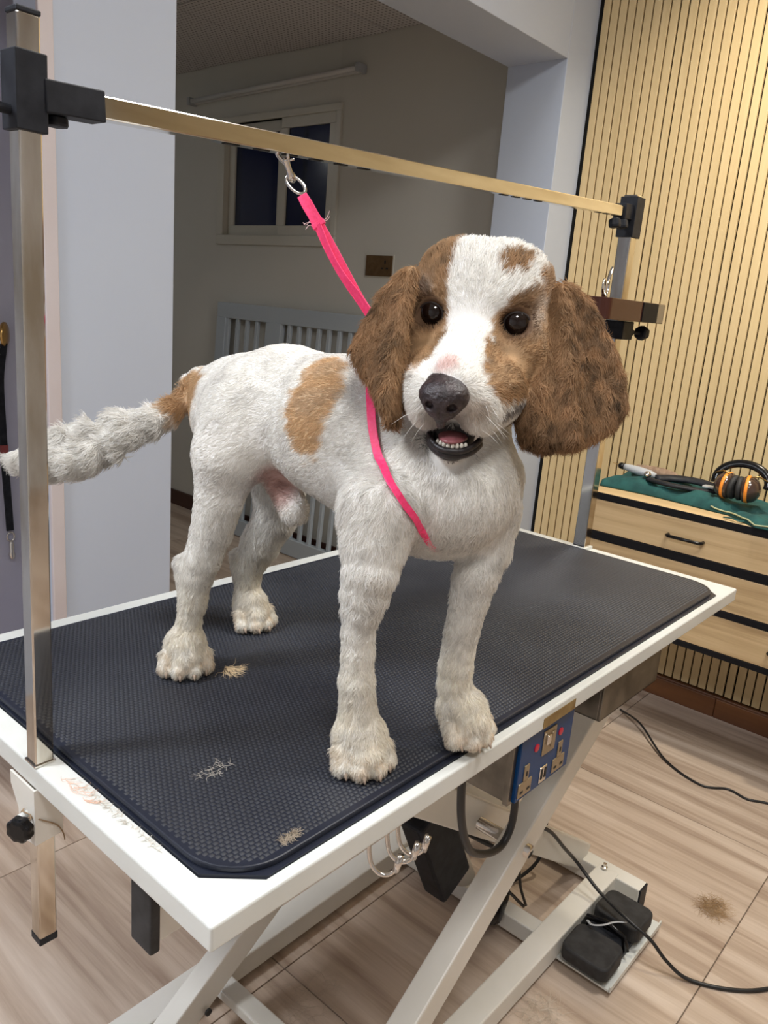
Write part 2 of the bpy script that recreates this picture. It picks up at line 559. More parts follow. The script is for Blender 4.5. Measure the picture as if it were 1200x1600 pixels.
g = new_mat('window_glass', (0.02, 0.03, 0.07), 0.06)
g.node_tree.nodes['Principled BSDF'].inputs['Transmission Weight'].default_value = 0.6
MT['glass'] = g
sash(2.245, 2.605, w['z0'] + 0.045, w['z1'] - 0.03, XW - 0.002, 0.045, win)
sash(2.595, 3.01, w['z0'] + 0.045, w['z1'] - 0.03, XW + 0.020, 0.048, win)
MB().box((XW + 0.118, w['y0'] - 0.2, w['z0'] - 0.2), (XW + 0.13, w['y1'] + 0.2, w['z1'] + 0.2)).build('night_sky_sheet', night, win)  # no shutter: faintly glowing sheet added outside as the night sky
MB().box((XW + 0.06, 2.50, w['z0'] + 0.1), (XW + 0.075, 2.515, w['z1'] - 0.05)).build('outer_bar', MT['grey_plastic'], win)

# rest of the main room, out of the picture: ceiling and plain walls
structure(MB().box((-2.6, -3.0, CZ), (2.42, 1.86, CZ + 0.05)).build('ceiling_main', MT['wall_plain']))
structure(MB().box((-2.7, -3.0, 0), (-2.6, 1.86, CZ)).build('wall_main_left', MT['wall_plain']))
structure(MB().box((-2.7, -3.1, 0), (2.42, -3.0, CZ)).build('wall_front', MT['wall_plain']))

# fluorescent batten on the window wall
tl = thing('tube_light', (2.29, 2.68, 2.13), 'long unlit white tube light fitting high on the wall above the window', 'light')
MB().bar((2.287, 2.095, 2.142), (2.287, 3.27, 2.118), 0.022, 0.022).build('batten', MT['tube_white'], tl, bevel=0.003)
MB().tube([(2.262, 2.115, 2.141), (2.262, 3.25, 2.118)], 0.010, 12).build('tube', MT['tube_white'], tl, smooth=True)
for y, z in ((2.103, 2.142), (3.262, 2.118)):
    MB().box((2.248, y - 0.010, z - 0.017), (2.299, y + 0.010, z + 0.017)).build('end_cap', MT['grey_plastic'], tl, bevel=0.002)

# wall socket
so = thing('wall_socket', (2.30, 1.942, 1.373), 'square bronze double socket plate on the off-white wall right of the window', 'socket')
MB().box((2.296, 1.862, 1.326), (2.301, 2.022, 1.420)).build('surround', MT['window_pvc'], so, bevel=0.001)
MB().box((2.291, 1.868, 1.331), (2.297, 2.016, 1.415)).build('faceplate', MT['socket_gold'], so, bevel=0.002)
MB().box((2.2885, 1.965, 1.352), (2.2915, 2.000, 1.388)).build('switch', MT['socket_gold'], so, bevel=0.0015)
for yy, zz, a, b in ((1.906, 1.389, 0.0035, 0.007), (1.893, 1.363, 0.006, 0.003), (1.919, 1.363, 0.006, 0.003)):
    MB().box((2.2895, yy - a, zz - b), (2.2915, yy + a, zz + b)).build('pin_hole', MT['dark'], so)
MB().box((2.2895, 1.968, 1.371), (2.2905, 1.997, 1.373)).build('switch_line', MT['dark'], so)

# ------------------------------------------------------------------ white slatted gate leaning on the window wall
ga = thing('dog_gate', (2.24, 2.5, 0), 'grey-white wooden barrier panel with vertical bars leaning below the window', 'gate')
GY0, GY1 = 1.82, 2.985


def gp(y, z, dx=0.0):
    return (2.205 + 0.065 * z / 1.16 + dx, y, z)


def gbar(y0, z0, y1, z1, w, t, name, m=None):
    b = MB()
    if name == 'bar' or abs(y1 - y0) < 1e-6:
        b.bar(gp(y0, z0), gp(y1, z1), t, w, up=(0, 1, 0))
    else:
        b.bar(gp(y0, z0), gp(y1, z1), t, w, up=(0, 0, 1))
    return b.build(name, MT['gate_paint'], ga, bevel=0.002, seg=1)


gbar(GY0, 1.125, GY1, 1.125, 0.075, 0.030, 'top_rail')
gbar(GY0, 0.045, GY1, 0.045, 0.085, 0.030, 'bottom_rail')
for y, wd in ((GY1 - 0.035, 0.07), (2.55, 0.11), (GY0 + 0.035, 0.07)):
    gbar(y, 0.087, y, 1.088, wd, 0.030, 'stile')
y = 2.905
while y > 2.64:
    gbar(y, 0.087, y, 1.088, 0.020, 0.018, 'bar')
    y -= 0.075
y = 2.445
while y > 1.93:
    gbar(y, 0.087, y, 1.088, 0.020, 0.018, 'bar')
    y -= 0.066

# ------------------------------------------------------------------ wall-hung drawer cabinet
XC, CY0, CY1 = 1.90, -0.62, 0.66
ca = thing('drawer_cabinet', (2.06, 0.02, 0.33), 'light oak wall-hung drawer cabinet with black edge strips on the slat wall', 'cabinet')
MB().box((XC + 0.012, CY0, 0.335), (2.239, CY1, 0.702)).build('carcass', MT['drawer_wood'], ca, bevel=0.001)
MB().box((XC + 0.002, CY0 - 0.002, 0.702), (2.2395, CY1 + 0.002, 0.723)).build('worktop', MT['top_wood'], ca, bevel=0.001)
for z0, z1 in ((0.702, 0.7225), (0.577, 0.602), (0.452, 0.471), (0.331, 0.348)):
    MB().box((XC - 0.001, CY0, z0), (XC + 0.012, CY1, z1)).build('edge_strip', MT['strip_black'], ca, bevel=0.001)
MB().box((XC, CY0, 0.331), (2.2, CY1, 0.3355)).build('base_panel', MT['black_plastic'], ca)
for z0, z1, hz in ((0.602, 0.702, 0.648), (0.471, 0.577, None), (0.348, 0.452, None)):
    dr = MB().box((XC, CY0 + 0.002, z0 + 0.0015), (XC + 0.013, CY1 - 0.002, z1 - 0.0015)).build('drawer', MT['drawer_wood'], ca, bevel=0.001)
    zc = hz if hz else (z0 + z1) / 2 - 0.003
    yc = 0.345 if hz else 0.02
    pts = [(XC + 0.001, yc + 0.05, zc), (XC - 0.020, yc + 0.05, zc), (XC - 0.020, yc - 0.05, zc), (XC + 0.001, yc - 0.05, zc)]
    MB().tube([pts[0], (XC - 0.015, yc + 0.05, zc), (XC - 0.021, yc + 0.044, zc), (XC - 0.021, yc - 0.044, zc), (XC - 0.015, yc - 0.05, zc), pts[3]], 0.0048, 10).build('handle', MT['black_gloss'], dr, smooth=True)


# green cloth lying on the cabinet
def cloth_on(name, x0, x1, y0, y1, z, hfun, m, nx=40, ny=90, th=0.004):
    vs, fs = [], []
    for s in (0, 1):
        for j in range(ny + 1):
            for i in range(nx + 1):
                u, v = i / nx, j / ny
                x, y, dz = hfun(u, v)
                vs.append((x, y, z + dz + (th if s == 0 else 0)))
    M_ = (nx + 1)
    n1 = M_ * (ny + 1)
    for j in range(ny):
        for i in range(nx):
            a = j * M_ + i
            fs.append((a, a + 1, a + 1 + M_, a + M_))
            fs.append((n1 + a, n1 + a + M_, n1 + a + 1 + M_, n1 + a + 1))
    for i in range(nx):
        a, b = i, ny * M_ + i
        fs.append((a, n1 + a, n1 + a + 1, a + 1))
        fs.append((b, b + 1, n1 + b + 1, n1 + b))
    for j in range(ny):
        a, b = j * M_, j * M_ + nx
        fs.append((a, a + M_, n1 + a + M_, n1 + a))
        fs.append((b, n1 + b, n1 + b + M_, b + M_))
    mb = MB().add(vs, fs)
    return mb


def nz(x, y, s=1.0, seed=0.0):
    return (math.sin(x * 31 * s + 2.1 * math.sin(y * 17 * s + seed)) + math.sin(y * 23 * s + 1.7 * math.sin(x * 19 * s + seed * 2)) + 0.5 * math.sin((x + y) * 57 * s + seed)) / 2.5


def apron_h(u, v):
    y = 0.665 - 0.80 * v
    front = 1.985 + 0.012 * math.sin(v * 9) - 0.085 * max(0, min(1, (v - 0.50) / 0.12))
    back = 2.225
    x = front + (back - front) * u
    edge = min(1, min(u, 1 - u, v * 2.2 + 0.05) / 0.10)
    edge = max(0.0, edge)
    bump = 0.012 + 0.013 * nz(x, y, 1.2, 1.0) + 0.004 * nz(x, y, 3.0, 2.0) + 0.010 * max(0, math.sin(v * 7))
    if v < 0.45:
        bump += 0.008
    return x, y, max(0.0, bump) * math.sqrt(edge)


ap = thing('green_apron', (2.1, 0.26, 0.7235), 'dark green cloth apron lying crumpled on top of the oak cabinet', 'apron')
cloth_on('cloth', 0, 0, 0, 0, 0.7238, apron_h, MT['green_cloth']).build('cloth', MT['green_cloth'], ap, smooth=True)
pp = [apron_h(0.012, v / 60) for v in range(26, 61)]
MB().tube([(p[0] - 0.002, p[1], 0.7262 + p[2] + 0.003) for p in pp], 0.0022, 6).build('piping', MT['piping'], ap, smooth=True)
MB().tube(catmull([(1.925, 0.262, 0.727), (1.915, 0.235, 0.731), (1.91, 0.215, 0.729), (1.93, 0.205, 0.728)]), [0.004] * 18 + [0.006], 8, flat=0.5).build('strap', MT['green_cloth'], ap, smooth=True)

# ear defenders
ed = thing('ear_defenders', (2.06, 0.27, 0.745), 'brown ear defenders with orange stripes and black headband on the green cloth', 'headphones')
for yc, tilt in ((0.301, 1), (0.246, -1)):
    ax = (0.12, 1.0 * tilt, 0.05)
    c = Vector((2.035, yc, 0.796))
    cup = MB().lathe(c, ax, [(-0.014, 0.030), (-0.008, 0.037), (0.004, 0.0385), (0.016, 0.036), (0.027, 0.028), (0.034, 0.016), (0.037, 0.002)], 28).build('ear_cup', MT['ear_brown'], ed, smooth=True)
    MB().lathe(c, ax, [(-0.003, 0.0375), (-0.002, 0.0395), (0.0055, 0.0395), (0.0065, 0.0375)], 28).build('stripe', MT['orange'], cup, smooth=True)
    MB().lathe(c, ax, [(-0.026, 0.020), (-0.027, 0.030), (-0.022, 0.035), (-0.014, 0.034), (-0.012, 0.02)], 28).build('cushion', MT['black_rubber'], ed, smooth=True)
hb = []
for k in range(25):
    a = math.radians(-15 + 205 * k / 24)
    hb.append((2.045 + 0.018 * math.sin(a), 0.268 + 0.073 * math.cos(a), 0.812 + 0.050 * math.sin(a)))
MB().tube(hb, 0.012, 12, flat=0.55).build('headband', MT['black_gloss'], ed, smooth=True)
for s in (1, -1):
    MB().tube([(2.040, 0.268 + s * 0.073, 0.826), (2.028, 0.268 + s * 0.050, 0.838), (2.018, 0.268 + s * 0.030, 0.834)], 0.0022, 8).build('wire_arm', MT['brass'], ed, smooth=True)

# things between the towel's left end and the ear defenders
bm_ = thing('bath_mitt', (2.13, 0.55, 0.75), 'brown fluffy grooming mitt lying behind the grey clipper on the green cloth', 'mitt')
vs = []
mb = MB()
mb.lathe((2.14, 0.63, 0.770), (0.05, -1, -0.05), [(0, 0.004), (0.01, 0.016), (0.04, 0.021), (0.09, 0.024), (0.13, 0.020), (0.155, 0.010), (0.16, 0.002)], 20)
mb.build('pile', MT['brown_fur'], bm_, smooth=True)
cl = thing('grey_clipper', (2.08, 0.57, 0.76), 'grey pet clipper with dark tip lying at the left end of the green cloth', 'clipper')
MB().lathe((2.075, 0.635, 0.783), (0.06, -1, -0.11), [(0, 0.009), (0.012, 0.011), (0.05, 0.014), (0.085, 0.013), (0.105, 0.008), (0.108, 0.002)], 16).build('body', MT['grey_plastic'], cl, smooth=True)
MB().lathe((2.0745, 0.652, 0.7845), (0.06, -1, -0.11), [(0, 0.007), (0.006, 0.0105), (0.018, 0.0105), (0.020, 0.006)], 16).build('tip', MT['black_gloss'], cl, smooth=True)
MB().tube([(2.072, 0.672, 0.789), (2.0745, 0.651, 0.785)], 0.0012, 6).build('wire', MT['brass'], cl)
MB().lathe((2.05, 0.545, 0.773), (-0.3, -0.2, 1), [(0, 0.011), (0.006, 0.012), (0.012, 0.008), (0.014, 0.001)], 14).build('metal_head', MT['chrome'], cl, smooth=True)
bs = thing('black_strap', (2.06, 0.42, 0.75), 'black padded strap curled on the green cloth beside the ear defenders', 'strap')
MB().tube(catmull([(2.045, 0.535, 0.764), (2.02, 0.48, 0.766), (2.03, 0.42, 0.764), (2.06, 0.36, 0.762), (2.09, 0.34, 0.768), (2.11, 0.40, 0.775), (2.10, 0.47, 0.774), (2.06, 0.52, 0.770)], 6), 0.0135, 12, flat=0.55).build('padding', MT['black_plastic'], bs, smooth=True)
MB().box((2.055, 0.345, 0.772), (2.085, 0.378, 0.777)).build('tag', MT['grey_plastic'], bs, bevel=0.001)

# leads hanging on the door knob
ld = thing('hanging_lead', (0.61, 1.72, 0.48), 'black dog lead with metal snap hook hanging from the brass door knob', 'leash')
MB().ribbon(catmull([(0.604, 1.690, 1.045), (0.602, 1.715, 0.95), (0.606, 1.722, 0.83), (0.610, 1.724, 0.71), (0.614, 1.724, 0.60), (0.616, 1.724, 0.535)], 5), [(0, -1, 0)] * 26, 0.019, 0.005).build('webbing', MT['black_plastic'], ld)
MB().box((0.597, 1.716, 0.748), (0.617, 1.7225, 0.775)).build('red_stitch', new_mat('stitch_red', (0.25, 0.05, 0.05), 0.7), ld)
MB().tube([(0.617 + 0.010 * math.cos(a), 1.724, 0.517 + 0.013 * math.sin(a)) for a in np.linspace(0, 2 * math.pi, 14)[:-1]], 0.0026, 8, closed=True).build('ring', MT['chrome'], ld, smooth=True)
MB().lathe((0.618, 1.724, 0.504), (0, 0, -1), [(0, 0.004), (0.006, 0.007), (0.03, 0.006), (0.039, 0.009), (0.050, 0.0075), (0.054, 0.001)], 12).build('snap_hook', MT['chrome'], ld, smooth=True)
chn = thing('choke_chain', (0.59, 1.7, 0.8), 'fine silver chain looped over the brass door knob at the left edge', 'chain')
links = MB()
cp = catmull([(0.596, 1.690, 1.05), (0.584, 1.705, 0.96), (0.592, 1.715, 0.87), (0.582, 1.720, 0.79), (0.592, 1.722, 0.72)], 9)
for i, p in enumerate(cp):
    ax = (i % 2)
    pts = []
    for a in np.linspace(0, 2 * math.pi, 11)[:-1]:
        o = Vector((0.0054 * math.cos(a) * (1 if ax else 0.3), 0.0054 * math.cos(a) * (0.3 if ax else 1), 0.0068 * math.sin(a)))
        pts.append(p + o)
    links.tube(pts, 0.0014, 5, closed=True)
links.build('chain_links', MT['chrome'], chn, smooth=True, kind='stuff')

# ================================================================== GROOMING TABLE
L_, W_, TZ = 1.20, 0.60, 0.76
tb = thing('grooming_table', (0.6, 0.3, 0.0), 'white electric scissor-lift grooming table with black ribbed rubber top', 'table')
# top: frame ring around recess with chamfered corners
outer = [(0, 0), (L_, 0), (L_, W_), (0, W_)]
X0, X1, Y0, Y1 = 0.026, 1.163, 0.012, 0.568
CH = 0.040
inner = [(X0 + CH, Y0), (X1 - CH, Y0), (X1, Y0 + CH), (X1, Y1 - CH), (X1 - CH, Y1), (X0 + CH, Y1), (X0, Y1 - CH), (X0, Y0 + CH)]
bm = bmesh.new()
zt, zb = TZ, TZ - 0.0245
ov = [[bm.verts.new((x, y, z)) for x, y in outer] for z in (zt, zb)]
iv = [[bm.verts.new((x, y, z)) for x, y in inner] for z in (zt, zt - 0.006)]
for k, (a, b) in enumerate(((0, 1), (2, 3), (4, 5), (6, 7))):
    bm.faces.new((ov[0][k], ov[0][(k + 1) % 4], iv[0][b], iv[0][a]))
    bm.faces.new((ov[0][(k + 1) % 4], iv[0][(b + 1) % 8], iv[0][b]))
for k in range(8):
    bm.faces.new((iv[0][k], iv[0][(k + 1) % 8], iv[1][(k + 1) % 8], iv[1][k]))
bm.faces.new(iv[1])
for k in range(4):
    bm.faces.new((ov[0][k], ov[1][k], ov[1][(k + 1) % 4], ov[0][(k + 1) % 4]))
bm.faces.new(ov[1][::-1])
bmesh.ops.recalc_face_normals(bm, faces=bm.faces)
me = bpy.data.meshes.new('tabletop')
bmesh.ops.translate(bm, verts=bm.verts, vec=(-0.6, -0.3, -TZ))
bm.to_mesh(me)
bm.free()
top = bpy.data.objects.new('tabletop', me)
COL.objects.link(top)
me.materials.append(MT['white_metal'])
top.parent = tb
top.location = (0, 0, TZ)
WORLD_OF[top] = Vector((0.6, 0.3, TZ))
md = top.modifiers.new('bevel', 'BEVEL')
md.width, md.segments, md.limit_method, md.angle_limit = 0.0075, 5, 'ANGLE', math.radians(50)
me.polygons.foreach_set('use_smooth', [True] * len(me.polygons))
md.harden_normals = True

MB().prism([(x + (0.6 - x) * 0.002, y + (0.3 - y) * 0.002) for x, y in inner], 2, TZ - 0.0055, TZ + 0.0012).build('mat_underlay', MT['mat_side'], tb)
mat_o = MB().prism(rrect(X0 + 0.004, Y0 + 0.006, X1 - 0.006, Y1 - 0.006, 0.058, 10), 2, TZ + 0.001, TZ + 0.0068).build('rubber_mat', MT['mat_side'], tb, bevel=0.0015)
# raised studs
SX, SY = 0.0057, 0.0050
a0x, a1x, a0y, a1y, rr = X0 + 0.009, X1 - 0.011, Y0 + 0.011, Y1 - 0.011, 0.055
xs, ys = [], []
nrow = int((a1y - a0y) / SY)
for j in range(nrow + 1):
    yy = a0y + j * SY
    xx = np.arange(a0x + (SX / 2 if j % 2 else 0), a1x, SX)
    xs.append(xx)
    ys.append(np.full(len(xx), yy))
xs, ys = np.concatenate(xs), np.concatenate(ys)
dx = np.maximum(np.maximum(a0x + rr - xs, xs - (a1x - rr)), 0)
dy = np.maximum(np.maximum(a0y + rr - ys, ys - (a1y - rr)), 0)
keep = dx * dx + dy * dy < rr * rr
xs, ys = xs[keep], ys[keep]
n = len(xs)
zt = TZ + 0.0066
hx, hy, kx = SX * 0.44, SY * 0.44, 0.42
V = np.zeros((n, 8, 3))
for k, (a, b) in enumerate(((-1, -1), (1, -1), (1, 1), (-1, 1))):
    V[:, k, 0], V[:, k, 1], V[:, k, 2] = xs + a * hx, ys + b * hy, zt
    V[:, 4 + k, 0], V[:, 4 + k, 1], V[:, 4 + k, 2] = xs + a * hx * kx, ys + b * hy * kx, zt + 0.0011
F = np.array([(0, 1, 5, 4), (1, 2, 6, 5), (2, 3, 7, 6), (3, 0, 4, 7), (4, 5, 6, 7)])
FF = (F[None] + (np.arange(n) * 8)[:, None, None]).reshape(-1, 4)
me = bpy.data.meshes.new('mat_studs')
me.vertices.add(n * 8)
me.vertices.foreach_set('co', (V.reshape(-1, 3) - np.array([0.6, 0.3, TZ])).ravel())
me.loops.add(len(FF) * 4)
me.loops.foreach_set('vertex_index', FF.ravel())
me.polygons.add(len(FF))
me.polygons.foreach_set('loop_start', np.arange(len(FF)) * 4)
me.update()
me.validate()
st = bpy.data.objects.new('mat_studs', me)
COL.objects.link(st)
st.parent = tb
st.location = (0, 0, TZ)
me.materials.append(MT['mat_rubber'])
st['kind'] = 'stuff'

# gold sticker on the lip
MB().box((0.492, -0.0008, TZ - 0.0225), (0.572, 0.0005, TZ - 0.0085)).build('sticker', MT['gold_sticker'], tb)
# black rubber buffer block with steel plate under the left short edge
MB().box((0.004, 0.086, TZ - 0.090), (0.014, 0.117, TZ - 0.0235)).build('buffer', MT['black_rubber'], tb, bevel=0.002)
MB().box((0.014, 0.090, TZ - 0.084), (0.052, 0.125, TZ - 0.0235)).build('buffer_plate', MT['white_rail'], tb, bevel=0.002)
# under-frame of the top
for y0 in (0.10, 0.47):
    MB().box((0.16, y0, TZ - 0.060), (1.14, y0 + 0.035, TZ - 0.0235)).build('top_rail', MT['white_rail'], tb, bevel=0.003)
for x0 in (0.16, 1.10):
    MB().box((x0, 0.135, TZ - 0.055), (x0 + 0.04, 0.47, TZ - 0.0235)).build('top_crossmember', MT['white_rail'], tb, bevel=0.003)
# base frame
for y0, nm in ((0.119, 'near'), (0.505, 'far')):
    MB().box((0.10, y0, 0.012), (1.20, y0 + 0.048, 0.058)).build('base_rail', MT['white_rail'], tb, bevel=0.003)
for x0, ya, yb in ((1.185, 0.065, 0.62), (0.925, 0.167, 0.505), (0.06, 0.065, 0.62)):
    z1 = 0.056 if x0 != 0.925 else 0.048
    MB().box((x0, ya, 0.010), (x0 + 0.038, yb, z1)).build('base_crossmember', MT['white_rail'], tb, bevel=0.003)
for x0 in (1.185, 0.06):
    for yy in (0.062, 0.617):
        MB().box((x0 + 0.001, yy, 0.0), (x0 + 0.037, yy + 0.006, 0.055)).build('end_cap', MT['black_plastic'], tb, bevel=0.001)
MB().box((0.20, 0.520, 0.020), (0.44, 0.5055, 0.050)).build('slide_channel', MT['dark'], tb)
MB().bar((0.405, 0.515, 0.060), (0.405, 0.20, 0.072), 0.034, 0.020).build('slide_shaft', MT['white_rail'], tb, bevel=0.003)
# scissor arms
for y, w in ((0.128, 0.040), (0.455, 0.036)):
    MB().bar((0.245, y, 0.055), (1.150, y, 0.690), w, 0.052, up=(0, 0, 1)).build('scissor_arm', MT['white_rail'], tb, bevel=0.003)
for y, w in ((0.215, 0.030), (0.415, 0.030)):
    MB().bar((1.205, y, 0.050), (0.290, y, 0.690), w, 0.060, up=(0, 0, 1)).build('scissor_arm', MT['white_rail'], tb, bevel=0.003)
MB().tube([(0.715, 0.10, 0.385), (0.715, 0.48, 0.385)], 0.011, 14).build('pivot_bolt', MT['chrome'], tb, smooth=True)
MB().tube([(0.335, 0.432, 0.095), (0.335, 0.428, 0.095)], 0.006, 12).build('bolt', MT['dark'], tb)
MB().lathe((1.19, 0.150, 0.060), (0, 0, 1), [(0, 0.007), (0.004, 0.007), (0.006, 0.004), (0.012, 0.004)], 10).build('bolt', MT['chrome'], tb)
MB().lathe((0.870, 0.199, 0.262), (0, -1, 0), [(0, 0.006), (0.004, 0.006), (0.006, 0.003)], 10).build('bolt', MT['chrome'], tb)
# tie plate, actuator and its control box
MB().bar((0.70, 0.23, 0.44), (0.70, 0.40, 0.44), 0.14, 0.012).build('tie_plate', MT['white_rail'], tb, bevel=0.003)
MB().bar((0.690, 0.30, 0.375), (0.795, 0.30, 0.165), 0.052, 0.088).build('control_box', MT['black_plastic'], tb, bevel=0.008, seg=3)
MB().tube([(0.745, 0.345, 0.40), (0.885, 0.320, 0.11)], 0.024, 18).build('actuator_rod', MT['white_rail'], tb, smooth=True)
MB().lathe((0.910, 0.275, 0.030), (0.1, -0.1, 0.8), [(0, 0.030), (0.006, 0.036), (0.06, 0.036), (0.066, 0.030)], 20).build('motor', MT['black_gloss'], tb, smooth=True)
MB().lathe((0.940, 0.262, 0.052), (0, 0, 1), [(0, 0.009), (0.008, 0.009), (0.010, 0.005), (0.018, 0.005)], 10).build('bolt', MT['chrome'], tb)
# power box
pbx = MB().box((0.452, 0.018, 0.645), (0.588, 0.082, TZ - 0.0235)).build('power_box', MT['steel_sheet'], tb, bevel=0.002)
MB().box((0.450, 0.011, 0.643), (0.590, 0.019, TZ - 0.0235)).build('box_rim', MT['steel_sheet'], pbx, bevel=0.001)
panel = MB().box((0.458, 0.006, 0.646), (0.588, 0.012, TZ - 0.0235)).build('blue_panel', MT['blue_panel'], pbx, bevel=0.0008)
def socket(cx, cz):
    yf = 0.0056
    s = MB().box((cx - 0.015, yf - 0.0012, cz - 0.018), (cx + 0.015, yf + 0.001, cz + 0.002))
    s.box((cx - 0.0055, yf - 0.0012, cz + 0.002), (cx + 0.0055, yf + 0.001, cz + 0.024))
    s.build('socket', MT['socket_bronze'], pbx, bevel=0.0008)
    for ax, az, w, h in ((-0.008, -0.011, 0.0032, 0.0016), (0.008, -0.011, 0.0032, 0.0016), (0, 0.012, 0.0016, 0.0032)):
        MB().box((cx + ax - w, yf - 0.0016, cz + az - h), (cx + ax + w, yf - 0.0010, cz + az + h)).build('pin_hole', MT['dark'], pbx)


socket(0.4765, 0.669)
socket(0.5590, 0.669)
MB().box((0.510, 0.0045, 0.690), (0.541, 0.0065, 0.7245)).build('switch_plate', MT['socket_bronze'], pbx, bevel=0.0008)
MB().box((0.515, 0.0015, 0.705), (0.524, 0.0048, 0.7185)).build('rocker', MT['chrome'], pbx, bevel=0.001)
MB().box((0.528, 0.0025, 0.697), (0.537, 0.0048, 0.7185)).build('rocker', MT['socket_bronze'], pbx, bevel=0.001)
for cx in (0.4955, 0.5555):
    MB().lathe((cx, 0.0062, 0.708), (0, -1, 0), [(0, 0.0055), (0.0012, 0.0055), (0.0018, 0.003)], 14).build('indicator', MT['red'], pbx)
MB().box((0.5125, 0.0045, 0.650), (0.5290, 0.0064, 0.6725)).build('usb_plate', MT['chrome'], pbx, bevel=0.0008)
for cx in (0.5165, 0.5250):
    MB().box((cx - 0.0022, 0.0040, 0.6555), (cx + 0.0022, 0.0048, 0.6695)).build('usb_port', MT['dark'], pbx)

# stainless tray under the right half of the near edge
trb = MB()
tx0, tx1, tz0 = 0.665, 0.862, 0.681
trb.box((tx0, 0.002, tz0), (tx1, 0.006, TZ - 0.0235)).box((tx0, 0.006, tz0), (tx0 + 0.004, 0.16, TZ - 0.0235)).box((tx1 - 0.004, 0.006, tz0), (tx1, 0.16, TZ - 0.0235)).box((tx0, 0.002, tz0), (tx1, 0.16, tz0 + 0.003)).box((tx0, 0.156, tz0), (tx1, 0.16, TZ - 0.0235))
trb.build('drawer_box', MT['steel_sheet'], tb, bevel=0.001)

# chrome hooks under the near edge
for hx in (0.190, 0.216, 0.232):
    pts = [(hx, 0.010, TZ - 0.0235), (hx - 0.001, 0.008, 0.722), (hx, 0.004, 0.708), (hx + 0.005, -0.004, 0.700), (hx + 0.012, -0.012, 0.703), (hx + 0.016, -0.016, 0.716)]
    h = MB().tube(catmull(pts, 4), 0.0022, 8)
    h.tube([(hx + 0.014, -0.014, 0.705), (hx + 0.0165, -0.0165, 0.722)], 0.0036, 8)
    h.build('hook', MT['chrome'], tb, smooth=True)

# foot-switch plate
MB().box((0.935, 0.008, 0.012), (1.175, 0.119, 0.016)).build('switch_shelf', MT['white_metal'], tb)
MB().box((0.935, 0.006, 0.012), (1.175, 0.009, 0.024)).build('switch_shelf_lip', MT['white_metal'], tb)

# ------------------------------------------------------------------ foot switch
fs = thing('foot_switch', (1.02, 0.08, 0.016), 'black rubber double-pedal foot switch on the white shelf of the table base', 'pedal')
MB().prism(rrect(0.945, 0.024, 1.135, 0.112, 0.012, 4), 2, 0.0165, 0.030).build('base', MT['black_plastic'], fs, bevel=0.003)


def pedal(x0, x1, y0, y1, z0, z1, tilt):
    vs, fs_ = [], []
    poly = rrect(x0, y0, x1, y1, 0.018, 6)
    mb = MB().prism(poly, 2, z0, z1)
    mb.v = [(x, y, z + (tilt * (x - (x0 + x1) / 2) if z > z0 + 0.001 else 0)) for x, y, z in mb.v]
    mb.build('pedal', MT['black_rubber'], fs, bevel=0.005, seg=3)


pedal(0.922, 1.005, 0.014, 0.112, 0.030, 0.062, 0.06)
pedal(1.058, 1.148, 0.014, 0.112, 0.030, 0.062, -0.06)
MB().tube([(1.030, 0.022, 0.034), (1.030, 0.030, 0.060), (1.030, 0.07, 0.070), (1.030, 0.105, 0.060), (1.030, 0.113, 0.034)], 0.0075, 10, flat=0.6).build('guard', MT['black_gloss'], fs, smooth=True)
MB().tube(catmull([(1.012, 0.10, 0.066), (1.00, 0.085, 0.073), (1.012, 0.068, 0.076), (1.04, 0.055, 0.074), (1.06, 0.04, 0.070)], 4), 0.003, 6, flat=0.5).build('lint', MT['grey_plastic'], fs)

# ------------------------------------------------------------------ overhead grooming frame
gf = thing('grooming_gantry', (0.6, 0.3, 0.76), 'H-shaped polished steel overhead grooming arm clamped to both ends of the table', 'grooming arm')
LB, LT = Vector((0.0100, 0.2925, 0.553)), Vector((0.0095, 0.2740, 1.412))
# left post
upv = (1, 0, 0)


def lp(z):
    t = (z - LB.z) / (LT.z - LB.z)
    return LB + (LT - LB) * t


MB().bar(LB, LT, 0.0185, 0.0185, up=(1, 0, 0)).build('post', MT['steel'], gf, bevel=0.0015)
MB().bar(lp(0.547), lp(0.556), 0.0195, 0.0195, up=(1, 0, 0)).build('end_cap', MT['black_plastic'], gf, bevel=0.001)
MB().bar(lp(1.4115), lp(1.4155), 0.0195, 0.0195, up=(1, 0, 0)).build('end_cap', MT['black_plastic'], gf, bevel=0.001)
MB().bar(lp(0.7605), lp(0.7630), 0.0215, 0.0215, up=(1, 0, 0)).build('post_sleeve', MT['steel'], gf, bevel=0.0005)
# clamp casting on the left post
MB().bar(lp(1.329), lp(1.386), 0.0255, 0.0255, up=(1, 0, 0)).build('corner_clamp', MT['black_plastic'], gf, bevel=0.001)
BA, BB = Vector((0.0215, 0.272, 1.3570)), Vector((1.150, 0.312, 1.4210))
bd = (BB - BA).normalized()
MB().bar(BA - bd * 0.002, BA + bd * 0.050, 0.0215, 0.0240, up=(0, 0, 1)).build('clamp_sleeve', MT['black_plastic'], gf, bevel=0.001)
MB().knob(BA + bd * 0.014 + Vector((0, 0.004, -0.012)), (0, 0, -1), 0.010, 0.008, 6).build('clamp_knob', MT['black_plastic'], gf)
MB().lathe((-0.003, 0.274, 1.343), (-1, 0, 0), [(0, 0.004), (0.012, 0.004), (0.012, 0.010), (0.024, 0.010), (0.026, 0.006)], 14).build('clamp_knob', MT['black_plastic'], gf)
MB().bar(BA + bd * 0.045, BB - bd * 0.012, 0.0165, 0.0180, up=(0, 0, 1)).build('crossbar', MT['steel_bar'], gf, bevel=0.0012)
sl = MB()
Lb = (BB - BA).length
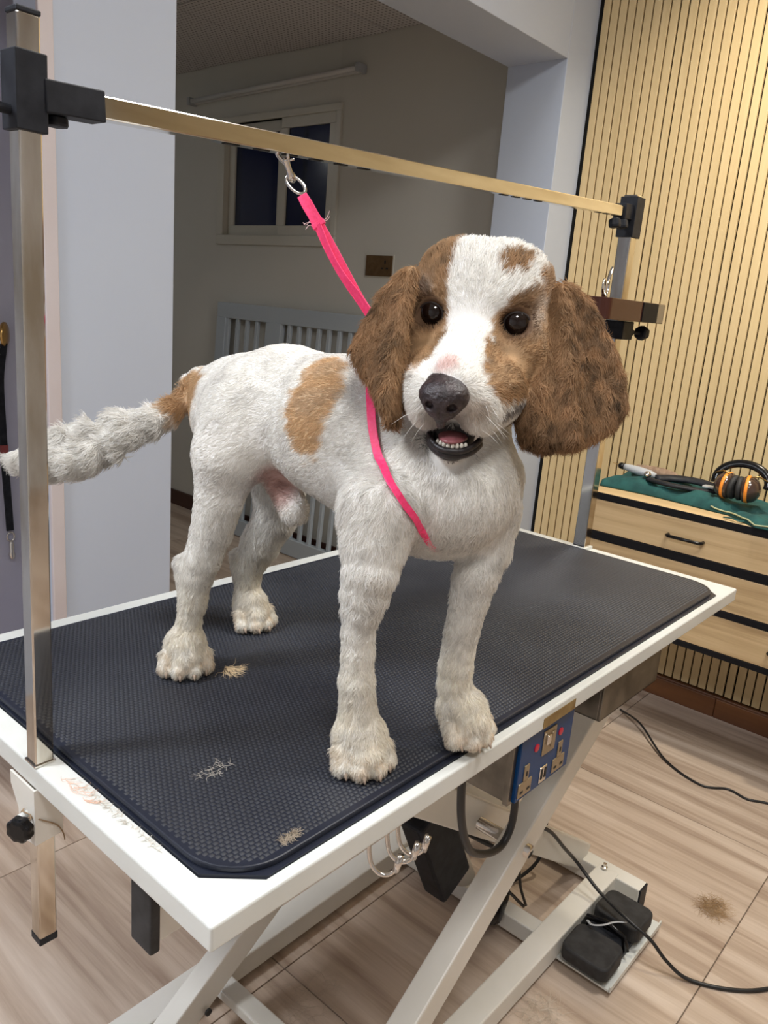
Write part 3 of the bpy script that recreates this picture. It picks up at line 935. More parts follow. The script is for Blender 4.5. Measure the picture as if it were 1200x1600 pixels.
for t in [0.17, 0.205, 0.24, 0.275, 0.31, 0.345] + [0.62, 0.65, 0.68, 0.71] + [0.9, 0.93, 0.96]:
    c = BA + bd * (t * Lb) + Vector((0, 0, -0.0091))
    MB().bar(c - bd * 0.009, c + bd * 0.009, 0.006, 0.0012, up=(0, 0, 1)).build('slot', MT['dark'], gf)
# right post
RB, RT = Vector((1.178, 0.312, 0.62)), Vector((1.176, 0.312, 1.4535))
MB().bar(RB, RT, 0.026, 0.026, up=(1, 0, 0)).build('post', MT['steel'], gf, bevel=0.0015)
MB().bar((1.176, 0.312, 1.378), (1.176, 0.312, 1.450), 0.034, 0.034, up=(1, 0, 0)).build('corner_clamp', MT['black_plastic'], gf, bevel=0.001)
MB().bar(BB - bd * 0.024, BB + bd * 0.010, 0.024, 0.027, up=(0, 0, 1)).build('clamp_sleeve', MT['black_plastic'], gf, bevel=0.001)
for q, rr_ in ((-0.050, 0.011), (-0.018, 0.011)):
    c = BB + bd * q + Vector((0, -0.004, -0.015))
    MB().knob(c, (0, -0.2, -1), rr_, 0.016, 6).build('clamp_knob', MT['black_plastic'], gf)
MB().bar((1.178, 0.312, 0.757), (1.178, 0.312, 0.766), 0.034, 0.034, up=(1, 0, 0)).build('post_sleeve', MT['white_metal'], gf)
# bracket with knob below the left end of the table
brk = MB()
brk.prism([(0.2790, 0.7365), (0.3280, 0.7365), (0.3280, 0.722), (0.3120, 0.700), (0.3120, 0.668), (0.2790, 0.674)], 0, -0.0030, -0.0005)
brk.prism([(0.7365, -0.0030), (0.7365, 0.0260), (0.6780, 0.0260), (0.6740, -0.0030)], 1, 0.2770, 0.2795)
brk.box((0.0235, 0.2790, 0.678), (0.0260, 0.312, 0.7365))
brk.build('post_bracket', MT['white_rail'], gf, bevel=0.0006)
MB().lathe((-0.0029, 0.292, 0.7035), (-1, 0, 0), [(0, 0.0032), (0.0004, 0.0032)], 14).build('screw_hole', MT['dark'], gf)
MB().tube([(0.0, 0.2935, 0.7035), (-0.014, 0.2900, 0.7035)], 0.0042, 12).build('knob_screw', MT['white_metal'], gf, smooth=True)
MB().knob((-0.010, 0.2860, 0.6965), (-0.86, -0.50, 0.0), 0.0140, 0.011, 8).build('post_knob', MT['black_gloss'], gf, smooth=False, bevel=0.0008)
tw = []
for a in np.linspace(0, 2 * math.pi, 20)[:-1]:
    tw.append((-0.006 + 0.002 * math.sin(a * 3), 0.290 + 0.009 * math.cos(a), 0.704 + 0.006 * math.sin(a)))
MB().tube(tw, 0.0007, 6, closed=True).build('twine', new_mat('twine', (0.32, 0.22, 0.13), 0.9), gf)
MB().tube(catmull([(-0.006, 0.284, 0.706), (0.004, 0.2755, 0.702), (0.018, 0.2755, 0.690), (0.0245, 0.2755, 0.678), (0.0265, 0.276, 0.668)], 5), 0.0007, 6).build('twine', bpy.data.materials['twine'], gf)

# ------------------------------------------------------------------ tool tray clamped on the right post, scissors in it
tt = thing('tool_tray', (1.17, 0.26, 1.20), 'brown smoked oblong tool tray clamped to the right steel post', 'tray')
TZ0, TZ1 = 1.226, 1.262
outl = rrect(0.975, 0.235, 1.236, 0.300, 0.020, 8)
inn = rrect(0.978, 0.238, 1.233, 0.297, 0.017, 8)
vs, fq = [], []
n = len(outl)
for poly, z in ((outl, TZ0), (outl, TZ1), (inn, TZ1), (inn, TZ0 + 0.004)):
    vs += [(x, y, z) for x, y in poly]
for r in range(3):
    for k in range(n):
        fq.append((r * n + k, r * n + (k + 1) % n, (r + 1) * n + (k + 1) % n, (r + 1) * n + k))
fq.append(tuple(range(n))[::-1])
fq.append(tuple(range(3 * n, 4 * n)))
mb = MB().add(vs, fq)
tro = mb.build('tray_shell', MT['tray_brown'], tt, bevel=0.001)
MB().box((1.120, 0.2330, TZ0 + 0.001), (1.186, 0.2365, TZ1 - 0.001)).build('dark_insert', MT['strip_black'], tt, bevel=0.0006)
MB().box((1.187, 0.2340, TZ0 + 0.001), (1.216, 0.2363, TZ1 - 0.001)).build('smoke_insert', MT['tray_smoke'], tt, bevel=0.0006)
MB().box((1.110, 0.262, 1.192), (1.155, 0.332, 1.2255)).build('clamp_block', MT['black_plastic'], tt, bevel=0.002)
MB().tube([(1.150, 0.272, 1.206), (1.200, 0.262, 1.206)], 0.0035, 10).build('clamp_screw', MT['black_plastic'], tt)
MB().knob((1.152, 0.272, 1.206), (1, -0.15, 0), 0.009, 0.012, 6).build('lock_nut', MT['black_plastic'], tt)
MB().knob((1.188, 0.264, 1.206), (1, -0.15, 0), 0.014, 0.018, 6).build('clamp_knob', MT['black_plastic'], tt)

sx = thing('scissors', (1.03, 0.27, 1.232), 'polished steel grooming scissors standing handle-up in the brown tool tray', 'scissors')
for cx, cy, ti in ((1.010, 0.262, -0.12), (1.034, 0.268, 0.14)):
    pts = []
    for a in np.linspace(0, 2 * math.pi, 22)[:-1]:
        pts.append((cx + 0.0085 * math.cos(a) + ti * 0.013 * math.sin(a), cy + 0.002 * math.cos(a), 1.279 + 0.013 * math.sin(a)))
    MB().tube(pts, 0.0022, 8, closed=True).build('finger_loop', MT['chrome'], sx, smooth=True)
MB().bar((1.012, 0.262, 1.268), (1.030, 0.266, 1.2315), 0.004, 0.007, up=(0, 1, 0)).build('blade', MT['chrome'], sx, bevel=0.0006)
MB().bar((1.034, 0.268, 1.268), (1.020, 0.264, 1.2315), 0.004, 0.007, up=(0, 1, 0)).build('blade', MT['chrome'], sx, bevel=0.0006)
MB().tube(catmull([(1.035, 0.269, 1.288), (1.042, 0.270, 1.303), (1.051, 0.272, 1.316)], 4), [0.0032, 0.0033, 0.0034, 0.0035, 0.0036, 0.0035, 0.0033, 0.003, 0.002], 10, flat=0.6).build('finger_rest', MT['chrome'], sx, smooth=True)

# ------------------------------------------------------------------ cables
cb = thing('mains_cable', (1.15, 0.05, 0.0), 'black mains cable looping over the table base and away across the floor', 'cable')
MB().tube(catmull([(0.74, 0.24, 0.33), (0.780, 0.192, 0.306), (0.835, 0.190, 0.305), (0.900, 0.189, 0.290), (0.965, 0.185, 0.248), (1.030, 0.180, 0.180), (1.083, 0.170, 0.122), (1.078, 0.110, 0.088), (1.058, 0.040, 0.081), (1.062, -0.010, 0.062), (1.07, -0.045, 0.030), (1.085, -0.085, 0.006), (1.12, -0.15, 0.0042), (1.18, -0.207, 0.0042), (1.30, -0.27, 0.0042), (1.5, -0.34, 0.0042)], 8), 0.0038, 8).build('cord', MT['cable'], cb, smooth=True)
cc = thing('lamp_cable', (1.85, 0.2, 0.0), 'thin black cable lying on the floor in front of the drawer cabinet', 'cable')
MB().tube(catmull([(2.02, 0.491, 0.0035), (1.95, 0.394, 0.02), (1.831, 0.263, 0.006), (1.786, 0.144, 0.0035), (1.825, 0.082, 0.0035), (1.817, 0.028, 0.0035), (1.841, -0.018, 0.0035), (1.86, -0.1, 0.0035), (1.9, -0.3, 0.0035)], 8), 0.0032, 8).build('cord', MT['cable'], cc, smooth=True)
ce = thing('power_box_cable', (0.47, 0.05, 0.55), 'thick black cable hanging in a loop under the blue socket panel', 'cable')
MB().tube(catmull([(0.404, 0.052, 0.729), (0.404, 0.05, 0.676), (0.414, 0.05, 0.620), (0.437, 0.05, 0.570), (0.465, 0.05, 0.546), (0.500, 0.05, 0.530), (0.527, 0.05, 0.530), (0.543, 0.05, 0.552), (0.543, 0.05, 0.595), (0.533, 0.05, 0.642)], 8), 0.0052, 10).build('cord', MT['cable'], ce, smooth=True)
cf = thing('motor_cable', (0.93, 0.27, 0.1), 'tangled black cables hanging beside the motor of the table', 'cable')
cm = MB()
cm.tube(catmull([(0.80, 0.30, 0.30), (0.86, 0.26, 0.25), (0.93, 0.25, 0.20), (0.955, 0.25, 0.14), (0.935, 0.245, 0.10), (0.965, 0.24, 0.06), (1.00, 0.235, 0.020)], 6), 0.0035, 7)
cm.build('cord', MT['cable'], cf, smooth=True)
MB().tube(catmull([(0.83, 0.30, 0.28), (0.90, 0.27, 0.20), (0.95, 0.24, 0.15), (0.975, 0.235, 0.08), (1.00, 0.230, 0.026)], 6), 0.003, 7).build('cord', MT['cable'], cf, smooth=True)
MB().tube(catmull([(1.155, 0.30, 0.30), (1.160, 0.29, 0.16), (1.13, 0.275, 0.05), (1.06, 0.30, 0.006), (1.00, 0.33, 0.006), (0.96, 0.36, 0.02)], 6), 0.004, 7).build('cord', MT['cable'], cf, smooth=True)


# ------------------------------------------------------------------ loose hair clippings
def tuft(name, c, rx, ry, rz, n, ln, color, label, parent_z=0.0, curl=1.0, dirv=None, rad=0.0002):
    m = new_mat(name + '_hair', color, 0.7)
    mb = MB()
    for i in range(n):
        a = random.uniform(0, 2 * math.pi)
        q = math.sqrt(random.random())
        p = Vector((c[0] + rx * q * math.cos(a), c[1] + ry * q * math.sin(a), c[2] + abs(random.gauss(0, rz))))
        th = random.uniform(0, 2 * math.pi) if dirv is None else dirv + random.gauss(0, 0.35)
        pts = [p.copy()]
        for s in range(5):
            th += random.gauss(0, 0.35) * curl + 0.2 * curl
            p = p + Vector((math.cos(th), math.sin(th), 0)) * ln / 5
            p.z = max(c[2] + rad, p.z + random.gauss(0, rz * 0.5))
            pts.append(p.copy())
        mb.tube(pts, [rad, rad, rad, rad * 0.9, rad * 0.7, rad * 0.3], 3)
    o = mb.build(name, m)
    props(o, label, 'hair', None, 'stuff')
    return o


tuft('hair_clump', (1.325, -0.052, 0.0004), 0.035, 0.028, 0.004, 420, 0.025, (0.42, 0.27, 0.13), 'tan clump of cut dog hair on the floor right of the foot switch')
tuft('hair_tuft', (0.800, 0.075, 0.0004), 0.05, 0.03, 0.006, 160, 0.035, (0.62, 0.55, 0.46), 'pale hair clippings on the floor under the near base rail')
tuft('hair_wisp', (0.50, 0.40, 0.0004), 0.10, 0.05, 0.004, 130, 0.04, (0.50, 0.42, 0.34), 'thin wisps of cut hair on the floor beneath the table')
tuft('hair_curl', (0.262, 0.318, TZ + 0.0078), 0.003, 0.006, 0.002, 60, 0.026, (0.75, 0.58, 0.36), 'small curled tan and white lock of cut hair on the rubber mat beside the near hind paw', dirv=-1.9, rad=0.00022)
tuft('mat_hair', (0.118, 0.155, TZ + 0.0078), 0.02, 0.008, 0.0006, 40, 0.010, (0.60, 0.55, 0.48), 'sparse pale hair clippings on the mat between left post and front paw')
tuft('edge_hair', (0.105, 0.030, TZ + 0.0075), 0.012, 0.0035, 0.0012, 140, 0.006, (0.40, 0.33, 0.25), 'small beige tuft caught at the near edge of the mat')
tuft('rim_hair', (0.020, 0.165, TZ + 0.0002), 0.0015, 0.075, 0.0005, 110, 0.006, (0.66, 0.60, 0.52), 'fringe of fine hair along the mat edge by the left post', rad=0.00022)
tuft('stained_hair', (0.012, 0.222, TZ + 0.0002), 0.004, 0.030, 0.0003, 30, 0.014, (0.72, 0.45, 0.33), 'reddish strands of hair on the white table rim beside the left post', dirv=-1.4, rad=0.00022)
DOG = {'E': [0.3418, 0.06, 1.2144],
 'F': [-0.876, -0.4699, -0.1085],
 'S': [0.4752, -0.8794, -0.0283],
 'U': [-0.0821, -0.0764, 0.9937],
 'breast': [0.3322, 0.063, 1.0371, 0.0652],
 'ear_far': {'a1': [-0.868, 0.4966, 0.0],
             'a2': [0.177, 0.3093, 0.9343],
             'n': [-0.464, -0.811, 0.3564],
             'o': [0.4152, -0.0076, 1.1832],
             'poly': [[0.0156, 0.072], [-0.0052, 0.0758], [-0.0231, 0.0641], [-0.0366, 0.0419], [-0.0497, 0.0128], [-0.059, -0.0166], [-0.0595, -0.0496], [-0.0459, -0.0684], [-0.0201, -0.082], [0.0099, -0.0916],
                      [0.035, -0.092], [0.0542, -0.0849], [0.0614, -0.0663], [0.0587, -0.0443], [0.0475, -0.0218], [0.0373, 0.0043], [0.0252, 0.0373]],
             'th': 0.012},
 'ear_near': {'a1': [-0.3604, 0.9328, 0.0],
              'a2': [0.387, 0.1495, 0.9099],
              'n': [-0.8487, -0.3279, 0.4149],
              'o': [0.2786, 0.1191, 1.1878],
              'poly': [[-0.0192, 0.0752], [-0.0037, 0.0707], [0.0114, 0.0492], [0.0209, 0.018], [0.029, -0.0129], [0.0178, -0.0316], [-0.0023, -0.0522], [-0.0162, -0.0698], [-0.0272, -0.0842], [-0.0333, -0.0771],
                       [-0.028, -0.0427], [-0.0259, -0.0105], [-0.0225, 0.022], [-0.0216, 0.0552]],
              'th': 0.012},
 'front_far': [[0.3836, 0.0462, 1.0166, 0.0304], [0.3755, 0.0403, 0.984, 0.029], [0.3556, 0.0329, 0.9581, 0.0219], [0.3532, 0.0357, 0.9299, 0.0194], [0.3506, 0.0388, 0.8917, 0.0169], [0.3489, 0.0408, 0.852, 0.0172],
               [0.3494, 0.0402, 0.8308, 0.0173], [0.3526, 0.0364, 0.8097, 0.0188], [0.3565, 0.0318, 0.7924, 0.0204]],
 'front_near': [[0.2455, 0.081, 1.0285, 0.0344], [0.2375, 0.0749, 0.9995, 0.0318], [0.2292, 0.0693, 0.9783, 0.0256], [0.2275, 0.0714, 0.9574, 0.0221], [0.226, 0.073, 0.9376, 0.0186], [0.2248, 0.0746, 0.9142, 0.0151],
                [0.2255, 0.0737, 0.8907, 0.0146], [0.2259, 0.0732, 0.8633, 0.016], [0.2284, 0.0703, 0.8286, 0.0175], [0.2297, 0.0688, 0.8002, 0.0196]],
 'hind_far': [[0.3906, 0.3851, 1.0586, 0.032], [0.3888, 0.3872, 1.0066, 0.0308], [0.3913, 0.3843, 0.9627, 0.0329], [0.389, 0.387, 0.9264, 0.0288], [0.3775, 0.4005, 0.8882, 0.0256], [0.3687, 0.4111, 0.8544, 0.0187],
              [0.3678, 0.412, 0.8164, 0.0153], [0.3708, 0.4085, 0.788, 0.0163]],
 'hind_near': [[0.2861, 0.3226, 1.0894, 0.0427], [0.2706, 0.3177, 1.0536, 0.0395], [0.2491, 0.3199, 1.0326, 0.0332], [0.2461, 0.3235, 0.9905, 0.0277], [0.241, 0.3295, 0.9472, 0.0228], [0.2347, 0.337, 0.9147, 0.0208],
               [0.2301, 0.3424, 0.8899, 0.0186], [0.2266, 0.3466, 0.8527, 0.0142], [0.224, 0.3496, 0.8148, 0.0144], [0.2232, 0.3506, 0.7935, 0.0176]],
 'neck': [0.3646, 0.1327, 1.0858, 0.0641],
 'patch_back': [[0.305, 0.205, 1.172, 0.008], [0.285, 0.198, 1.158, 0.017], [0.266, 0.19, 1.135, 0.024], [0.25, 0.19, 1.106, 0.024], [0.248, 0.186, 1.08, 0.014]],
 'sh_far': [0.3893, 0.0502, 1.0535, 0.0311],
 'sh_near': [0.2788, 0.1213, 1.0445, 0.0298],
 'tail': [[0.3018, 0.436, 1.1061, 0.0107], [0.2916, 0.4481, 1.087, 0.0133], [0.2643, 0.4494, 1.0701, 0.0138], [0.2359, 0.452, 1.0568, 0.0167], [0.2126, 0.4641, 1.0468, 0.0204], [0.1948, 0.4852, 1.0318, 0.0237],
          [0.1768, 0.4987, 1.0197, 0.0268], [0.1616, 0.509, 1.0143, 0.0274], [0.1488, 0.5241, 1.0087, 0.0251], [0.1361, 0.5392, 1.003, 0.0189], [0.1279, 0.5489, 0.9987, 0.0142], [0.1207, 0.5574, 0.9962, 0.0072]],
 'throat': [0.3428, 0.0622, 1.0461, 0.0551],
 'trunk': [[0.3244, 0.3774, 1.078, 0.0623], [0.3269, 0.302, 1.0967, 0.0652], [0.3262, 0.217, 1.083, 0.0803], [0.3331, 0.1165, 1.0531, 0.0785]]}

# ================================================================== DOG
HE, HS, HF, HU = (np.array(DOG[k]) for k in 'ESFU')
HM = np.array([HS, HF, HU])


def hw(s, f, u):
    return HE + HS * s + HF * f + HU * u


def d_cone(P, a, b, r1, r2):
    a, b = np.asarray(a, dtype=np.float32), np.asarray(b, dtype=np.float32)
    ba = b - a
    t = np.clip(((P - a) @ ba) / max(float(ba @ ba), 1e-9), 0, 1)
    return np.linalg.norm(P - a - t[..., None] * ba, axis=-1) - (r1 + (r2 - r1) * t)


def d_ell(P, c, Rm, r):
    q = (P - np.asarray(c, dtype=np.float32)) @ np.asarray(Rm, dtype=np.float32).T
    r = np.asarray(r, dtype=np.float32)
    k0 = np.linalg.norm(q / r, axis=-1)
    k1 = np.linalg.norm(q / (r * r), axis=-1)
    return k0 * (k0 - 1) / np.maximum(k1, 1e-6)


def d_poly2(px, py, poly):
    poly = np.asarray(poly, dtype=np.float32)
    n = len(poly)
    d = np.full(px.shape, 1e9, dtype=np.float32)
    sgn = np.ones(px.shape, dtype=np.float32)
    for i in range(n):
        a, b = poly[i], poly[i - 1]
        ex, ey = b[0] - a[0], b[1] - a[1]
        wx, wy = px - a[0], py - a[1]
        t = np.clip((wx * ex + wy * ey) / (ex * ex + ey * ey), 0, 1)
        bx, by = wx - ex * t, wy - ey * t
        d = np.minimum(d, bx * bx + by * by)
        c1 = py >= a[1]
        c2 = py < b[1]
        c3 = ex * wy > ey * wx
        flip = (c1 & c2 & c3) | (~c1 & ~c2 & ~c3)
        sgn = np.where(flip, -sgn, sgn)
    return sgn * np.sqrt(d)


def d_ear(P, E):
    q = P - np.asarray(E['o'], dtype=np.float32)
    a = q @ np.asarray(E['a1'], dtype=np.float32)
    b = q @ np.asarray(E['a2'], dtype=np.float32)
    c = q @ np.asarray(E['n'], dtype=np.float32)
    d2 = d_poly2(a, b, E['poly'])
    # the leather bellies out towards the tip and folds forward at the front edge
    c = c - E.get('bulge', 0.0) * np.sin(a * 90) - E.get('lift', 0.0) * (b + 0.02) - E.get('fold', 0.0) * np.exp(-((a - E.get('fa', 0)) / 0.010) ** 2)
    th = E['th'] * (1.0 + 0.25 * np.clip(-b / 0.09, -1, 1))
    r = 0.0105
    qx, qy = d2 + r, np.abs(c) - th + r
    return np.minimum(np.maximum(qx, qy), 0) + np.sqrt(np.maximum(qx, 0) ** 2 + np.maximum(qy, 0) ** 2) - r


WI = np.eye(3)
PR = []     # (kind, args, blend radius, bounding box)


def cone(a, b, r1, r2, k=0.02):
    a, b = np.array(a), np.array(b)
    m = max(r1, r2) + k + 0.012
    PR.append(('cone', (a, b, r1, r2), k, np.minimum(a, b) - m, np.maximum(a, b) + m, +1))


def ell(c, r, Rm=WI, k=0.02, sign=+1):
    m = max(r) + k + 0.012
    PR.append(('ell', (np.array(c), Rm, r), k, np.array(c) - m, np.array(c) + m, sign))


def chain(pts, k=0.015):
    A_ = np.array([p[:3] for p in pts])
    m = max(p[3] for p in pts) + k + 0.012
    PR.append(('chain', (pts,), k, A_.min(0) - m, A_.max(0) + m, +1))


# trunk
chain(DOG['trunk'], 0.03)
tk = DOG['trunk']
b_ = DOG['breast']
ell(b_[:3], (b_[3] * 0.88, b_[3] * 0.88, b_[3] * 0.87), k=0.045)
# neck and throat
nk, th_, sn, sf = DOG['neck'], DOG['throat'], DOG['sh_near'], DOG['sh_far']
cone(hw(0, -0.075, -0.015), nk[:3], 0.050, nk[3], 0.03)
cone(hw(0.005, -0.04, -0.075), th_[:3], 0.036, th_[3], 0.03)
# shoulders and thighs
cone(sn[:3], DOG['front_near'][0][:3], sn[3], DOG['front_near'][0][3], 0.025)
cone(sf[:3], DOG['front_far'][0][:3], sf[3], DOG['front_far'][0][3], 0.025)
chain(DOG['front_near'])
chain(DOG['front_far'])
chain(DOG['hind_near'], 0.018)
cone(tk[0][:3], DOG['hind_near'][0][:3], 0.052, DOG['hind_near'][0][3], 0.045)
cone(tk[1][:3], DOG['hind_near'][1][:3], 0.045, 0.036, 0.045)
cone(tk[0][:3], DOG['hind_far'][0][:3], 0.045, DOG['hind_far'][0][3], 0.03)
chain(DOG['hind_far'], 0.018)
# hocks
for key, i in (('hind_near', 6), ('hind_far', 5)):
    p = np.array(DOG[key][i])
    cone(p[:3] + (-0.006, 0.016, 0.012), p[:3] + (0, 0.004, -0.03), 0.012, 0.012, 0.012)
chain(DOG['tail'], 0.010)
cone(tk[0][:3], DOG['tail'][0][:3], 0.040, 0.014, 0.03)
# sheath
cone((0.300, 0.285, 1.015), (0.296, 0.250, 0.985), 0.018, 0.017, 0.012)
# paws with four toes
NAILS = []
for (x, y), (dx, dy), sc in (((0.2315, 0.067), (-0.42, -0.90), 1.0), ((0.356, 0.029), (-0.18, -0.98), 1.0), ((0.221, 0.350), (-0.50, -0.86), 0.92), ((0.369, 0.405), (-0.12, -0.99), 0.86)):
    zf = 0.7672
    nd = math.hypot(dx, dy)
    dx, dy = dx / nd, dy / nd
    sx_, sy_ = -dy, dx
    cone((x, y, zf + 0.032), (x + dx * 0.012, y + dy * 0.012, zf + 0.020), 0.026 * sc, 0.022 * sc, 0.012)
    for q, fw in ((-0.0235, 0.014), (-0.0083, 0.025), (0.0083, 0.025), (0.0235, 0.014)):
        NAILS.append((x + dx * (fw + 0.0085 * sc) + sx_ * q, y + dy * (fw + 0.0085 * sc) + sy_ * q, zf + 0.0085, dx, dy))
        cone((x + dx * 0.006 + sx_ * q * 0.8, y + dy * 0.006 + sy_ * q * 0.8, zf + 0.022), (x + dx * fw + sx_ * q, y + dy * fw + sy_ * q, zf + 0.0115), 0.0130 * sc, 0.0108 * sc, 0.0025)
# skull
ell(hw(0, -0.058, 0.010), (0.068, 0.078, 0.060), HM, 0.02)
for s in (-1, 1):
    ell(hw(s * 0.036, -0.052, 0.030), (0.025, 0.034, 0.027), HM, 0.03)
    ell(hw(s * 0.036, -0.014, 0.022), (0.020, 0.018, 0.015), HM, 0.015)
    ell(hw(s * 0.046, -0.022, -0.032), (0.032, 0.045, 0.040), HM, 0.02)
    ell(hw(s * 0.024, 0.064, -0.070), (0.022, 0.032, 0.027), HM, 0.012)
    ell(hw(s * 0.034, 0.026, -0.062), (0.027, 0.044, 0.034), HM, 0.015)
cone(hw(0, -0.01, -0.020), hw(0, 0.080, -0.050), 0.036, 0.024, 0.015)
cone(hw(0, -0.01, -0.088), hw(0.002, 0.074, -0.1085), 0.030, 0.0150, 0.010)
# mouth cut and eye sockets
ell(hw(0.003, 0.100, -0.0965), (0.025, 0.034, 0.0095), HM, 0.004, -1)
for s in (-1, 1):
    ell(hw(s * 0.0405, 0.011, 0.000), (0.0136, 0.012, 0.0122), HM, 0.004, -1)

GS = 0.0031
lo = np.array([0.06, -0.115, 0.764])
hi = np.array([0.52, 0.60, 1.315])
nn = np.ceil((hi - lo) / GS).astype(int)
D = np.full(tuple(nn), 0.05, dtype=np.float32)


def sub(lo_, hi_):
    i0 = np.clip(((lo_ - lo) / GS).astype(int), 0, nn)
    i1 = np.clip(((hi_ - lo) / GS).astype(int) + 1, 0, nn)
    sl_ = tuple(slice(a, b) for a, b in zip(i0, i1))
    ax = [(lo[k] + GS * np.arange(i0[k], i1[k])).astype(np.float32) for k in range(3)]
    return sl_, np.stack(np.meshgrid(*ax, indexing='ij'), -1)


def smin(a, b, k):
    h = np.clip(0.5 + 0.5 * (b - a) / k, 0, 1)
    return b + (a - b) * h - k * h * (1 - h)


def prim_eval(kind, args, P):
    if kind == 'chain':
        d = None
        for p, q in zip(args[0][:-1], args[0][1:]):
            e = d_cone(P, p[:3], q[:3], p[3], q[3])
            d = e if d is None else smin(d, e, 0.003)
        return d
    return d_cone(P, *args) if kind == 'cone' else d_ell(P, *args)


ears = [dict(DOG['ear_far'], fold=0.008, fa=0.012), dict(DOG['ear_near'], fold=0.009, fa=-0.020)]
cuts = [p for p in PR if p[5] < 0]
for kind, args, k, a, b, sg in [p for p in PR if p[5] > 0]:
    s_, P = sub(a, b)
    if P.size:
        D[s_] = smin(D[s_], prim_eval(kind, args, P), k)
for E_ in ears:
    o = np.array(E_['o'])
    s_, P = sub(o - 0.14, o + 0.14)
    D[s_] = smin(D[s_], d_ear(P, E_), 0.006)
for kind, args, k, a, b, sg in cuts:
    s_, P = sub(a, b)
    D[s_] = -smin(-D[s_], prim_eval(kind, args, P), k)


def fnoise(P, scale, seed, n=10):
    r = np.random.default_rng(seed)
    out = np.zeros(P.shape[:-1], dtype=np.float32)
    for _ in range(n):
        w_ = r.normal(size=3)
        w_ = w_ / np.linalg.norm(w_) * (2 * np.pi / scale) * r.uniform(0.6, 1.5)
        out += np.sin(P @ w_.astype(np.float32) + r.uniform(0, 6.28))
    return out / math.sqrt(n / 2) / 1.6


ii = np.argwhere(np.abs(D) < 0.012)
Pn = (lo + ii * GS).astype(np.float32)
am = np.where(Pn[:, 2] < 1.0, 0.0008, 0.0006)
am = np.where((Pn - HE.astype(np.float32)) @ HF.astype(np.float32) > -0.03, 0.0002, am)
am = am + np.where(Pn[:, 1] > 0.455, 0.0035, 0)
D[tuple(ii.T)] += am * fnoise(Pn, 0.030, 5)
D[:, :, :2] = np.maximum(D[:, :, :2], 0.002)


def surface_nets(D):
    s = D < 0
    c = np.zeros(tuple(np.array(D.shape) - 1), dtype=np.int8)
    sl8 = {}
    for dx in (0, 1):
        for dy in (0, 1):
            for dz in (0, 1):
                sl8[dx, dy, dz] = (slice(dx, D.shape[0] - 1 + dx), slice(dy, D.shape[1] - 1 + dy), slice(dz, D.shape[2] - 1 + dz))
                c += s[sl8[dx, dy, dz]]
    act = np.argwhere((c > 0) & (c < 8))
    idx = -np.ones(c.shape, dtype=np.int64)
    idx[tuple(act.T)] = np.arange(len(act))
    acc = np.zeros((len(act), 3))
    cnt = np.zeros(len(act))
    cor = [(0, 0, 0), (1, 0, 0), (0, 1, 0), (1, 1, 0), (0, 0, 1), (1, 0, 1), (0, 1, 1), (1, 1, 1)]
    vals = {q: D[tuple((act + q).T)] for q in cor}
    for q in cor:
        for ax in range(3):
            if q[ax] == 0:
                q2 = list(q); q2[ax] = 1; q2 = tuple(q2)
                a, b = vals[q], vals[q2]
                m = (a < 0) != (b < 0)
                t = a[m] / (a[m] - b[m])
                p = np.tile(np.array(q, float), (m.sum(), 1))
                p[:, ax] += t
                acc[m] += p
                cnt[m] += 1
    V = act + acc / cnt[:, None]
    faces = []
    for ax in range(3):
        o1, o2 = [(1, 2), (2, 0), (0, 1)][ax]
        a = s
        sh = [slice(None)] * 3
        sh1, sh2 = list(sh), list(sh)
        sh1[ax], sh2[ax] = slice(0, -1), slice(1, None)
        ch = a[tuple(sh1)] != a[tuple(sh2)]
        e = np.argwhere(ch)
        e = e[(e[:, o1] > 0) & (e[:, o2] > 0) & (e[:, o1] < D.shape[o1] - 1) & (e[:, o2] < D.shape[o2] - 1)]
        ins = s[tuple(e.T)]
        q = []
        for d1, d2 in ((-1, -1), (0, -1), (0, 0), (-1, 0)):
            g_ = e.copy(); g_[:, o1] += d1; g_[:, o2] += d2
            q.append(idx[tuple(g_.T)])
        q = np.stack(q, 1)
        q[~ins] = q[~ins][:, ::-1]
        faces.append(q)
    return V, np.concatenate(faces)


V, F = surface_nets(D)
V = lo + V * GS
gx, gy, gz = np.gradient(D, GS)


def samp(P, arr):
    g_ = (P - lo) / GS
    i = np.clip(np.floor(g_).astype(int), 0, nn - 2)
    f = np.clip(g_ - i, 0, 1)
    out = 0
    for dx in (0, 1):
        for dy in (0, 1):
            for dz in (0, 1):
                w_ = (f[:, 0] if dx else 1 - f[:, 0]) * (f[:, 1] if dy else 1 - f[:, 1]) * (f[:, 2] if dz else 1 - f[:, 2])
                out = out + w_ * arr[i[:, 0] + dx, i[:, 1] + dy, i[:, 2] + dz]
    return out


def grad(P):
    g_ = np.stack([samp(P, a) for a in (gx, gy, gz)], 1)
    return g_ / np.maximum(np.linalg.norm(g_, axis=1, keepdims=True), 1e-9)


# ---- regions and coat colour
def sst(e0, e1, x):
    t = np.clip((x - e0) / (e1 - e0), 0, 1)
    return t * t * (3 - 2 * t)


def chain_d(P, pts):
    d = np.full(len(P), 1e9)
    for p, q in zip(pts[:-1], pts[1:]):
        d = np.minimum(d, d_cone(P, p[:3], q[:3], p[3], q[3]))
    return d


